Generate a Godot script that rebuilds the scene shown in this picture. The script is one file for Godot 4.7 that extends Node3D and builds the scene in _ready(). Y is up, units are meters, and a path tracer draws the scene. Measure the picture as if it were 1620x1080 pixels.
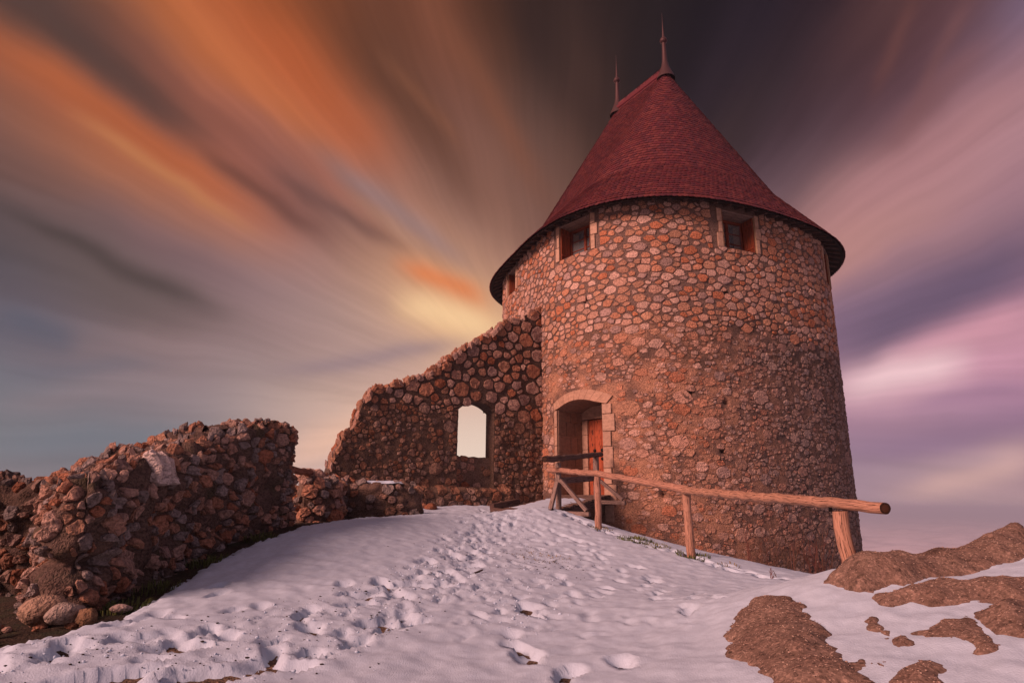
extends Node3D
# A ruined hilltop tower in thawing snow at dusk. Units are metres; the camera stands at the origin, the tower some twenty metres in front of it.

# ---------------------------------------------------------------- surveyed places (x, height, z) or (x, z)
const CP: Array[Vector3] = [Vector3(0, -1.5, 0), Vector3(-3, -1.5, 1), Vector3(3, -1.35, 1), Vector3(0.01, -0.99, -4.05), Vector3(0.02, -0.93, -5), Vector3(0.02, -0.71, -7.8), Vector3(0.02, -0.47, -10.4), Vector3(-0.63, -0.18, -13.5), Vector3(-1.06, 0.05, -16), Vector3(0.76, -0.02, -13.2), Vector3(1.53, -0.34, -11.6), Vector3(2.58, -0.66, -9.6), Vector3(3.03, -0.8, -8.6), Vector3(3.27, -0.82, -8.3), Vector3(4.47, -1.09, -14.6), Vector3(5.52, -1.4, -14.9), Vector3(7.09, -1.59, -15.6), Vector3(8.24, -1.55, -16.4), Vector3(1.9, -0.6, -14.2), Vector3(2.8, -0.8, -14.9), Vector3(-3.23, -0.82, -5.3), Vector3(-3.41, -0.62, -7.1), Vector3(-3.35, -0.33, -9), Vector3(-3.2, -0.26, -10), Vector3(-1.67, -0.15, -12.3), Vector3(-3.18, -0.85, -4.3), Vector3(-1.74, -0.94, -3.8), Vector3(1.33, -0.86, -4.9), Vector3(2.74, -0.79, -6.6), Vector3(1.57, -0.83, -3.5), Vector3(2.64, -0.45, -5.2), Vector3(3.18, -0.46, -5), Vector3(3.86, -0.34, -5), Vector3(2.45, -0.74, -3.3), Vector3(2.71, -0.59, -4.2), Vector3(-6, -1.15, -6), Vector3(-7, -0.9, -10), Vector3(-5, -0.2, -14), Vector3(-3, 0, -18), Vector3(1, 0.2, -19), Vector3(9, -2.2, -13), Vector3(10, -2.2, -18), Vector3(8, -1.3, -7), Vector3(7, -0.9, -3), Vector3(5, -1, -26), Vector3(-2, -0.8, -24), Vector3(11, -2.5, -24), Vector3(-5.5, -1.4, -2)]
const ROCK_A := [Vector2(1.44, -4.58), Vector2(1.64, -4.94), Vector2(1.87, -5.22), Vector2(1.96, -5.14), Vector2(2.06, -4.98), Vector2(2.01, -4.69), Vector2(1.94, -4.25), Vector2(1.84, -3.91), Vector2(1.77, -3.71), Vector2(1.77, -3.48), Vector2(1.72, -3.29), Vector2(1.32, -3.45), Vector2(1.36, -3.76), Vector2(1.31, -4.04)]
const ROCK_C := [Vector2(2.44, -4.55), Vector2(2.69, -4.6), Vector2(2.96, -4.67), Vector2(3.51, -4.47), Vector2(3.1, -3.99), Vector2(3.05, -4.12), Vector2(2.96, -4.2), Vector2(2.73, -4.22), Vector2(2.63, -4.31), Vector2(2.43, -4.4)]
const ROCK_D := [Vector2(2.79, -4.06), Vector2(2.97, -4.12), Vector2(3.18, -4.08), Vector2(2.77, -3.61), Vector2(2.7, -3.69), Vector2(2.7, -3.87)]
const ROCK_E := [Vector2(2.32, -3.9), Vector2(2.55, -4.03), Vector2(2.7, -4.02), Vector2(2.69, -3.91), Vector2(2.6, -3.78), Vector2(2.55, -3.59), Vector2(2.49, -3.52), Vector2(2.4, -3.55), Vector2(2.47, -3.69), Vector2(2.31, -3.73)]
const ROCK_F := [Vector2(1.88, -3.38), Vector2(1.97, -3.49), Vector2(2.09, -3.56), Vector2(2.17, -3.53), Vector2(2.14, -3.41), Vector2(1.98, -3.2), Vector2(1.81, -3.26)]
const ROCK_G := [Vector2(2.19, -4.19), Vector2(2.27, -4.23), Vector2(2.22, -4.07), Vector2(2.17, -4.02), Vector2(2.14, -4.07)]
const ROCK_H := [Vector2(2.14, -3.85), Vector2(2.22, -3.9), Vector2(2.21, -3.8), Vector2(2.13, -3.75)]
const ROCK_I := [Vector2(1.77, -3.64), Vector2(1.9, -3.7), Vector2(1.85, -3.56), Vector2(1.75, -3.53)]
const ROCK_J := [Vector2(1.88, -3.59), Vector2(1.95, -3.59), Vector2(1.93, -3.51), Vector2(1.85, -3.48)]
const ROCK_K := [Vector2(2.18, -4), Vector2(2.24, -4.01), Vector2(2.21, -3.93), Vector2(2.15, -3.91)]
const ROCK_B := [Vector2(2.34, -5), Vector2(2.69, -5.3), Vector2(3.15, -5.6), Vector2(3.85, -5.7), Vector2(4.7, -5.9), Vector2(3.97, -5), Vector2(3.26, -4.8), Vector2(2.95, -4.75), Vector2(2.72, -4.65), Vector2(2.44, -4.7)]
const BARE_PRINTS := [Vector2(0.14, -6), Vector2(0.17, -5.75), Vector2(0.06, -4.79), Vector2(0.12, -4.54), Vector2(0.71, -4.34), Vector2(0.35, -4.17), Vector2(1.46, -5.53), Vector2(1.65, -7.76), Vector2(-1.68, -3.94), Vector2(-1.46, -4.16), Vector2(-2.08, -4.36), Vector2(-1.24, -6.55), Vector2(-0.95, -6.6), Vector2(-0.98, -5.22), Vector2(-1.28, -6.05), Vector2(-2.2, -3.75), Vector2(-1.44, -4.94)]
const PRINTS := [Vector2(0.1, -6.36), Vector2(0.01, -5.11), Vector2(-0.26, -5.65), Vector2(0.37, -6.18), Vector2(1.02, -7.07), Vector2(-1.6, -5.47), Vector2(-0.88, -5.58), Vector2(-1.09, -4.73), Vector2(-1.52, -4.41), Vector2(-2.68, -6.17), Vector2(-2.54, -5.86), Vector2(-2.67, -5.17), Vector2(-2.71, -5), Vector2(-2.49, -5.04), Vector2(-2.77, -4.79), Vector2(-2.53, -4.46), Vector2(-2.29, -4.6), Vector2(-2.11, -4.64), Vector2(-2.17, -5.31), Vector2(-2.01, -5.46), Vector2(-1.59, -6.38), Vector2(1.31, -9.41), Vector2(0.55, -7.59), Vector2(0.62, -6.64), Vector2(0.84, -6.6), Vector2(1.45, -6.28), Vector2(1.64, -8.53), Vector2(1.05, -10.29), Vector2(0.35, -10.96), Vector2(0.77, -9.21)]
const TRAIL_A := [Vector2(-3.08, -3.99), Vector2(-2.8, -4.1), Vector2(-2.49, -4.33), Vector2(-2.14, -4.59), Vector2(-1.79, -5), Vector2(-1.55, -5.44), Vector2(-1.29, -6.07), Vector2(-1.07, -6.81), Vector2(-0.93, -7.69), Vector2(-0.77, -9.24), Vector2(-0.69, -10.54), Vector2(-0.59, -11.57), Vector2(-0.55, -14.86)]
const TRAIL_B := [Vector2(-2.19, -3.69), Vector2(-1.81, -3.93), Vector2(-1.51, -4.27), Vector2(-1.23, -4.67), Vector2(-1, -5.22), Vector2(-0.84, -6.1), Vector2(-0.7, -6.96), Vector2(-0.52, -8.13), Vector2(-0.39, -9.56), Vector2(-0.19, -10.99), Vector2(-0.06, -12.03)]
const TRAIL_C := [Vector2(-0.21, -6.18), Vector2(-0.41, -7.59), Vector2(-0.43, -8.93), Vector2(-0.34, -10.72), Vector2(-0.09, -11.84), Vector2(0.27, -12.66)]
const TRAIL_D := [Vector2(-0.03, -5.17), Vector2(0.13, -6.27), Vector2(0.4, -7.99), Vector2(0.21, -9.91), Vector2(0.13, -11.05), Vector2(0.37, -12)]
const RUIN_TOP := [Vector2(0, 5.43), Vector2(0.1, 5.37), Vector2(0.59, 5.11), Vector2(0.96, 4.88), Vector2(1.3, 4.78), Vector2(1.63, 4.5), Vector2(1.97, 4.22), Vector2(2.33, 3.97), Vector2(2.69, 3.72), Vector2(2.95, 3.5), Vector2(3.21, 3.33), Vector2(3.46, 3.17), Vector2(3.7, 3.06), Vector2(4.02, 2.9), Vector2(4.26, 2.77), Vector2(4.52, 2.71), Vector2(4.8, 2.62), Vector2(4.9, 2.38), Vector2(5, 2.25), Vector2(5.12, 1.83), Vector2(5.28, 1.65), Vector2(5.39, 1.5), Vector2(5.44, 1.21), Vector2(5.57, 1.04), Vector2(5.63, 0.72), Vector2(5.88, 0.58), Vector2(6.07, 0.4)]
const SNOW_EDGE := [Vector2(-3.9, -3.2), Vector2(-3.45, -3.9), Vector2(-3.23, -4.26), Vector2(-3.07, -4.52), Vector2(-3.04, -4.85), Vector2(-2.92, -4.95), Vector2(-3.02, -5.47), Vector2(-3.16, -6.36), Vector2(-3.2, -6.73), Vector2(-3.24, -7.42), Vector2(-3.2, -8.13), Vector2(-3.07, -8.78), Vector2(-3.02, -9.77), Vector2(-2.64, -11.12), Vector2(-1.8, -12.3)]

# tower plan: an uneven round
const TOWER := Vector2(4.718, -20.148)
const TOWER_R := 5.213
const EAVE_R := 5.658
const EAVE_Y := 7.441
const RIDGE_Y := 15.0
const RIDGE_A := Vector2(5.405, -19.361)
const RIDGE_B := Vector2(4.071, -21.524)

var rng := RandomNumberGenerator.new()
var noise := FastNoiseLite.new()
var rough := FastNoiseLite.new()
var names := {}
var M := {}

# ---------------------------------------------------------------- nodes
func numbered(called: String) -> String:
	var n: int = names.get(called, 0)
	names[called] = n + 1
	return called if n == 0 else "%s_%03d" % [called, n]

func tag(o: Node, label: String, category: String, group := "") -> void:
	o.set_meta("label", label)
	o.set_meta("category", category)
	o.set_meta("kind", "thing")
	if group:
		o.set_meta("group", group)

func thing(called: String, at: Vector3, label: String, category: String, group := "") -> Node3D:
	var o := Node3D.new()
	o.name = numbered(called)
	add_child(o, true)
	o.position = at
	tag(o, label, category, group)
	return o

# world position of a node that is a child of unturned, unscaled nodes
func world_of(n: Node) -> Vector3:
	var p := Vector3.ZERO
	while n is Node3D and n != self:
		p += (n as Node3D).position
		n = n.get_parent()
	return p

# one mesh, given in world coordinates, as a child of «parent»
func put(called: String, mesh: Mesh, mat: Material, parent: Node = self, kind := "") -> MeshInstance3D:
	var o := MeshInstance3D.new()
	o.mesh = mesh
	if mat:
		o.material_override = mat
	if parent == self:
		o.name = numbered(called)
	else:
		var k := 0
		var n := called
		while parent.has_node(n):
			k += 1
			n = "%s_%03d" % [called, k]
		o.name = n
	parent.add_child(o, true)
	if parent != self:
		o.position = -world_of(parent)
	if kind:
		o.set_meta("kind", kind)
	return o

# ---------------------------------------------------------------- mesh buffers
class Buf:
	var v := PackedVector3Array()
	var n := PackedVector3Array()
	var c := PackedColorArray()
	var t := PackedVector2Array()

	func tri(a: Vector3, b: Vector3, d: Vector3, out: Vector3, ca := Color.WHITE, cb := Color.WHITE, cd := Color.WHITE) -> void:
		var f := (b - a).cross(d - a)
		if f.length_squared() < 1e-14:
			return
		if f.dot(out) > 0.0:
			v.append(a); v.append(d); v.append(b)
			c.append(ca); c.append(cd); c.append(cb)
			f = f.normalized()
		else:
			v.append(a); v.append(b); v.append(d)
			c.append(ca); c.append(cb); c.append(cd)
			f = -f.normalized()
		n.append(f); n.append(f); n.append(f)

	func quad(a: Vector3, b: Vector3, d: Vector3, e: Vector3, out: Vector3, col := Color.WHITE) -> void:
		tri(a, b, d, out, col, col, col)
		tri(a, d, e, out, col, col, col)

	func mesh() -> ArrayMesh:
		var a := []
		a.resize(Mesh.ARRAY_MAX)
		a[Mesh.ARRAY_VERTEX] = v
		a[Mesh.ARRAY_NORMAL] = n
		a[Mesh.ARRAY_COLOR] = c
		if t.size() == v.size():
			a[Mesh.ARRAY_TEX_UV] = t
		var m := ArrayMesh.new()
		m.add_surface_from_arrays(Mesh.PRIMITIVE_TRIANGLES, a)
		return m

	func shifted(by: Vector3) -> ArrayMesh:
		for i in v.size():
			v[i] -= by
		return mesh()

# an indexed grid with smooth normals; «keep» tells which cells exist (empty: all); «out» hints the outer side
func grid_mesh(p: PackedVector3Array, cols: int, rows: int, keep := PackedByteArray(), colors := PackedColorArray(), flip := false) -> ArrayMesh:
	var idx := PackedInt32Array()
	var nn := PackedVector3Array()
	nn.resize(p.size())
	for j in rows - 1:
		for i in cols - 1:
			if keep.size() and keep[j * (cols - 1) + i] == 0:
				continue
			var a := j * cols + i
			var b := a + 1
			var d := a + cols
			var e := d + 1
			var f := (p[e] - p[a]).cross(p[d] - p[b])
			if flip:
				f = -f
			nn[a] += f; nn[b] += f; nn[d] += f; nn[e] += f
			if flip:
				idx.append_array([a, b, e, a, e, d])
			else:
				idx.append_array([a, e, b, a, d, e])
	for i in nn.size():
		nn[i] = nn[i].normalized() if nn[i].length_squared() > 0.0 else Vector3.UP
	var arr := []
	arr.resize(Mesh.ARRAY_MAX)
	arr[Mesh.ARRAY_VERTEX] = p
	arr[Mesh.ARRAY_NORMAL] = nn
	if colors.size():
		arr[Mesh.ARRAY_COLOR] = colors
	arr[Mesh.ARRAY_INDEX] = idx
	var m := ArrayMesh.new()
	m.add_surface_from_arrays(Mesh.PRIMITIVE_TRIANGLES, arr)
	return m

# a box between two points with chamfered long edges, «up» gives the direction of its height
func beam(b: Buf, p0: Vector3, p1: Vector3, w: float, h: float, up := Vector3.UP, col := Color.WHITE, ch := 0.008) -> void:
	var d := (p1 - p0).normalized()
	var s := d.cross(up).normalized()
	var u := s.cross(d).normalized()
	var ring := []
	var hw := w * 0.5
	var hh := h * 0.5
	for q in [[-hw + ch, -hh], [hw - ch, -hh], [hw, -hh + ch], [hw, hh - ch], [hw - ch, hh], [-hw + ch, hh], [-hw, hh - ch], [-hw, -hh + ch]]:
		ring.append(s * q[0] + u * q[1])
	var grown := (p1 - p0).length()
	for i in 8:
		var k := (i + 1) % 8
		var mid: Vector3 = ring[i] + ring[k]
		var u0 := i / 8.0
		var u1 := (i + 1) / 8.0
		quad_uv(b, p0 + ring[i], p0 + ring[k], p1 + ring[k], p1 + ring[i], mid, Vector2(u0, 0), Vector2(u1, 0), Vector2(u1, grown), Vector2(u0, grown), col)
	for i in range(1, 7):
		tri_uv(b, p0 + ring[0], p0 + ring[i], p0 + ring[i + 1], -d, Vector2(0.1, 0.1), Vector2(0.12, 0.1), Vector2(0.12, 0.13), col * 0.75)
		tri_uv(b, p1 + ring[0], p1 + ring[i], p1 + ring[i + 1], d, Vector2(0.1, 0.1), Vector2(0.12, 0.1), Vector2(0.12, 0.13), col * 0.75)

func tri_uv(b: Buf, p: Vector3, q: Vector3, r: Vector3, out: Vector3, a: Vector2, c: Vector2, d: Vector2, col: Color) -> void:
	var n0 := b.v.size()
	b.tri(p, q, r, out, col, col, col)
	if b.v.size() > n0:
		b.t.append(a)
		if b.v[n0 + 1] == q:
			b.t.append(c); b.t.append(d)
		else:
			b.t.append(d); b.t.append(c)

func quad_uv(b: Buf, p: Vector3, q: Vector3, r: Vector3, s: Vector3, out: Vector3, a: Vector2, c: Vector2, d: Vector2, e: Vector2, col: Color) -> void:
	tri_uv(b, p, q, r, out, a, c, d, col)
	tri_uv(b, p, r, s, out, a, d, e, col)

# a round, slightly crooked timber along points, with smooth sides and darker end grain
func timber(points: Array, r0: float, r1: float, col := Color.WHITE, segs := 16, wob := 0.06) -> ArrayMesh:
	var st := SurfaceTool.new()
	st.begin(Mesh.PRIMITIVE_TRIANGLES)
	var rings := []
	var total := 0.0
	var pts := []
	for i in points.size() - 1:
		var n := maxi(2, int((points[i + 1] - points[i]).length() / 0.12))
		for k in n:
			pts.append((points[i] as Vector3).lerp(points[i + 1], float(k) / n))
	pts.append(points[-1])
	var ds := []
	for i in pts.size():
		if i > 0:
			total += (pts[i] - pts[i - 1]).length()
		ds.append(total)
	var d0: Vector3 = (pts[-1] - pts[0]).normalized()
	var side := d0.cross(Vector3.UP if absf(d0.y) < 0.9 else Vector3.RIGHT).normalized()
	var up := side.cross(d0)
	st.set_smooth_group(0)
	for i in pts.size():
		var r := lerpf(r0, r1, ds[i] / total)
		var ring := []
		var c: Vector3 = pts[i]
		c += (side * noise.get_noise_3d(c.x * 9.0, c.y * 9.0, c.z * 9.0 + 40.0) + up * noise.get_noise_3d(c.x * 9.0 + 70.0, c.y * 9.0, c.z * 9.0)) * r * 0.35
		for k in segs + 1:
			var a := TAU * (k % segs) / segs
			var d := side * cos(a) + up * sin(a)
			var q := c + d * r
			ring.append(c + d * r * (1.0 + wob * noise.get_noise_3d(q.x * 25.0, q.y * 25.0, q.z * 25.0)))
		rings.append(ring)
	for i in pts.size() - 1:
		for k in segs:
			for q in [[i, k], [i + 1, k + 1], [i + 1, k], [i, k], [i, k + 1], [i + 1, k + 1]]:
				st.set_uv(Vector2(float(q[1]) / segs, ds[q[0]]))
				st.set_color(col)
				st.add_vertex(rings[q[0]][q[1]])
	st.index()
	st.generate_normals()
	var b := Buf.new()
	for e in [[0, -d0], [pts.size() - 1, d0]]:
		for k in segs:
			tri_uv(b, pts[e[0]] + e[1] * 0.004, rings[e[0]][k], rings[e[0]][k + 1], e[1], Vector2(0.4, 0.4), Vector2(0.42, 0.4), Vector2(0.41, 0.43), Color(0.16, 0.11, 0.08))
	var m := st.commit()
	# the ends are a second surface in the same mesh, flat shaded
	var a := []
	a.resize(Mesh.ARRAY_MAX)
	a[Mesh.ARRAY_VERTEX] = b.v
	a[Mesh.ARRAY_NORMAL] = b.n
	a[Mesh.ARRAY_COLOR] = b.c
	a[Mesh.ARRAY_TEX_UV] = b.t
	m.add_surface_from_arrays(Mesh.PRIMITIVE_TRIANGLES, a)
	return m

# ---------------------------------------------------------------- materials
func noise_tex(freq: float, lo: float, hi: float, type := FastNoiseLite.TYPE_SIMPLEX_SMOOTH, oct := 5, sd := 1, size := 512) -> NoiseTexture2D:
	var f := FastNoiseLite.new()
	f.noise_type = type
	f.frequency = freq
	f.fractal_octaves = oct
	f.fractal_gain = 0.6
	f.seed = sd
	var t := NoiseTexture2D.new()
	t.width = size
	t.height = size
	t.seamless = true
	t.noise = f
	var g := Gradient.new()
	g.set_color(0, Color(lo, lo, lo))
	g.set_color(1, Color(hi, hi, hi))
	t.color_ramp = g
	return t

func grain_tex() -> ImageTexture:       # pebbles and sand set in a matrix, each grain with its own tone
	var f := FastNoiseLite.new()
	f.noise_type = FastNoiseLite.TYPE_CELLULAR
	f.cellular_return_type = FastNoiseLite.RETURN_CELL_VALUE
	f.frequency = 1.0
	f.fractal_type = FastNoiseLite.FRACTAL_NONE
	f.seed = 77
	var n := 512
	var im := Image.create(n, n, false, Image.FORMAT_RGB8)
	for y in n:
		for x in n:
			var a := f.get_noise_2d(x * 0.085, y * 0.085)
			var b := f.get_noise_2d(x * 0.19 + 300.0, y * 0.19)
			var v := 0.72 + 0.06 * a + 0.08 * b + 0.22 * smoothstep(0.78, 0.88, a) + 0.2 * smoothstep(0.76, 0.86, b) - 0.18 * smoothstep(0.72, 0.82, -a)
			im.set_pixel(x, y, Color(v, v, v))
	return ImageTexture.create_from_image(im)

func lin(r: float, g: float, b: float) -> Color:
	return Color(r, g, b).linear_to_srgb()

func material(called: String, col: Color, rgh: float, tex: Texture2D = null, tile := 1.0, bump: Texture2D = null, relief := 0.0, vertex := true) -> StandardMaterial3D:
	var m := StandardMaterial3D.new()
	m.resource_name = called
	m.albedo_color = col
	m.roughness = rgh
	m.metallic_specular = 0.3
	m.vertex_color_use_as_albedo = vertex
	if tex:
		m.albedo_texture = tex
	if bump:
		m.heightmap_enabled = true
		m.heightmap_texture = bump
		m.heightmap_scale = relief
	if tile > 0.0:
		m.uv1_triplanar = true
		m.uv1_world_triplanar = true
		m.uv1_scale = Vector3.ONE / tile
	return m

func wood_tex(dark: Color, light: Color, sd: int, fine := 1.0) -> ImageTexture:
	var f := FastNoiseLite.new()
	f.seed = sd
	f.frequency = 1.0
	f.fractal_octaves = 3
	var w := 192
	var h := 384
	var im := Image.create(w, h, false, Image.FORMAT_RGB8)
	for y in h:
		for x in w:
			var a := TAU * x / w
			var cx := cos(a)
			var cy := sin(a)
			var bend := f.get_noise_3d(cx * 0.9, cy * 0.9, y * 0.018) * 1.4
			var g := 0.5 + 0.5 * f.get_noise_3d(cx * 7.0 * fine + bend, cy * 7.0 * fine + bend, y * 0.012)
			var g2 := 0.5 + 0.5 * f.get_noise_3d(cx * 24.0 * fine, cy * 24.0 * fine + 9.0, y * 0.03)
			var crack := smoothstep(0.60, 0.68, f.get_noise_3d(cx * 9.0 + 30.0, cy * 9.0, y * 0.008) + 0.33)
			var k := clampf(g * 0.75 + g2 * 0.35, 0.0, 1.0)
			var c := dark.lerp(light, k)
			im.set_pixel(x, y, c.lerp(dark * 0.35, crack * 0.95))
	return ImageTexture.create_from_image(im)

func make_materials() -> void:
	var stone := noise_tex(0.035, 0.42, 1.4, FastNoiseLite.TYPE_SIMPLEX_SMOOTH, 6, 3)
	var pits := noise_tex(0.05, 0.0, 1.0, FastNoiseLite.TYPE_SIMPLEX_SMOOTH, 6, 8)
	var grit := noise_tex(0.16, 0.35, 1.3, FastNoiseLite.TYPE_SIMPLEX_SMOOTH, 4, 5)
	var gritb := noise_tex(0.12, 0.0, 1.0, FastNoiseLite.TYPE_VALUE_CUBIC, 4, 6)
	M.stone = material("stone", Color.WHITE, 0.92, stone, 0.9, pits, 3.0)
	M.mortar = material("mortar", Color.WHITE, 0.97, stone, 0.7, gritb, 3.0)
	M.ashlar = material("ashlar", Color.WHITE, 0.9, noise_tex(0.02, 0.78, 1.1, FastNoiseLite.TYPE_SIMPLEX_SMOOTH, 5, 41), 1.1, pits, 0.7)
	var speck := grain_tex()
	M.rock = material("rock", Color.WHITE, 0.97, speck, 0.7, speck, 0.5)
	M.ground = material("ground", Color.WHITE, 0.97, speck, 0.8, gritb, 1.5)
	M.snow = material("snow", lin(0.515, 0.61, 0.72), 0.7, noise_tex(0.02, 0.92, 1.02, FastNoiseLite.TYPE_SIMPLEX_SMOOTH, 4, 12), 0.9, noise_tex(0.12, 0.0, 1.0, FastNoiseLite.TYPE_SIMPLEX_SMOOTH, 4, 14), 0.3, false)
	M.cloud = material("cloud", lin(0.78, 0.72, 0.78), 1.0, noise_tex(0.012, 0.86, 1.06, FastNoiseLite.TYPE_SIMPLEX_SMOOTH, 5, 71), 900.0, null, 0.0, false)
	M.pale_grit = material("pale grit", lin(0.39, 0.27, 0.21), 0.9, null, 0.0, null, 0.0, false)
	M.dark_grit = material("dark grit", lin(0.17, 0.10, 0.075), 0.9, null, 0.0, null, 0.0, false)
	M.tile = material("roof tile", Color.WHITE, 0.6, noise_tex(0.03, 0.75, 1.1, FastNoiseLite.TYPE_SIMPLEX_SMOOTH, 4, 15), 1.2, pits, 0.4)
	M.dark_wood = material("dark boards", lin(0.035, 0.024, 0.02), 0.9, stone, 0.7, null, 0.0, false)
	M.lead = material("painted sheet metal", lin(0.07, 0.035, 0.035), 0.5, null, 0.0, null, 0.0, false)
	M.lead.metallic = 0.3
	M.log = material("peeled log", Color.WHITE, 0.8, wood_tex(lin(0.25, 0.125, 0.08), lin(0.54, 0.32, 0.235), 4), 0.0)
	M.grey_wood = material("weathered timber", Color.WHITE, 0.85, wood_tex(lin(0.13, 0.085, 0.07), lin(0.34, 0.24, 0.20), 9), 0.0)
	M.door = material("stained door boards", Color.WHITE, 0.6, wood_tex(lin(0.27, 0.055, 0.022), lin(0.40, 0.095, 0.04), 6, 0.7), 0.0)
	M.iron = material("iron", lin(0.012, 0.011, 0.011), 0.6, null, 0.0, null, 0.0, false)
	M.iron.metallic = 0.6
	M.plant = material("plant", Color.WHITE, 0.9, null, 0.0)
	M.plant.backlight_enabled = true
	M.plant.backlight = Color(0.25, 0.25, 0.25)
	var g := StandardMaterial3D.new()
	g.resource_name = "window glass"
	g.albedo_color = Color(0.9, 0.93, 0.95, 0.12)
	g.roughness = 0.04
	g.transparency = BaseMaterial3D.TRANSPARENCY_ALPHA
	M.glass = g

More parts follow.
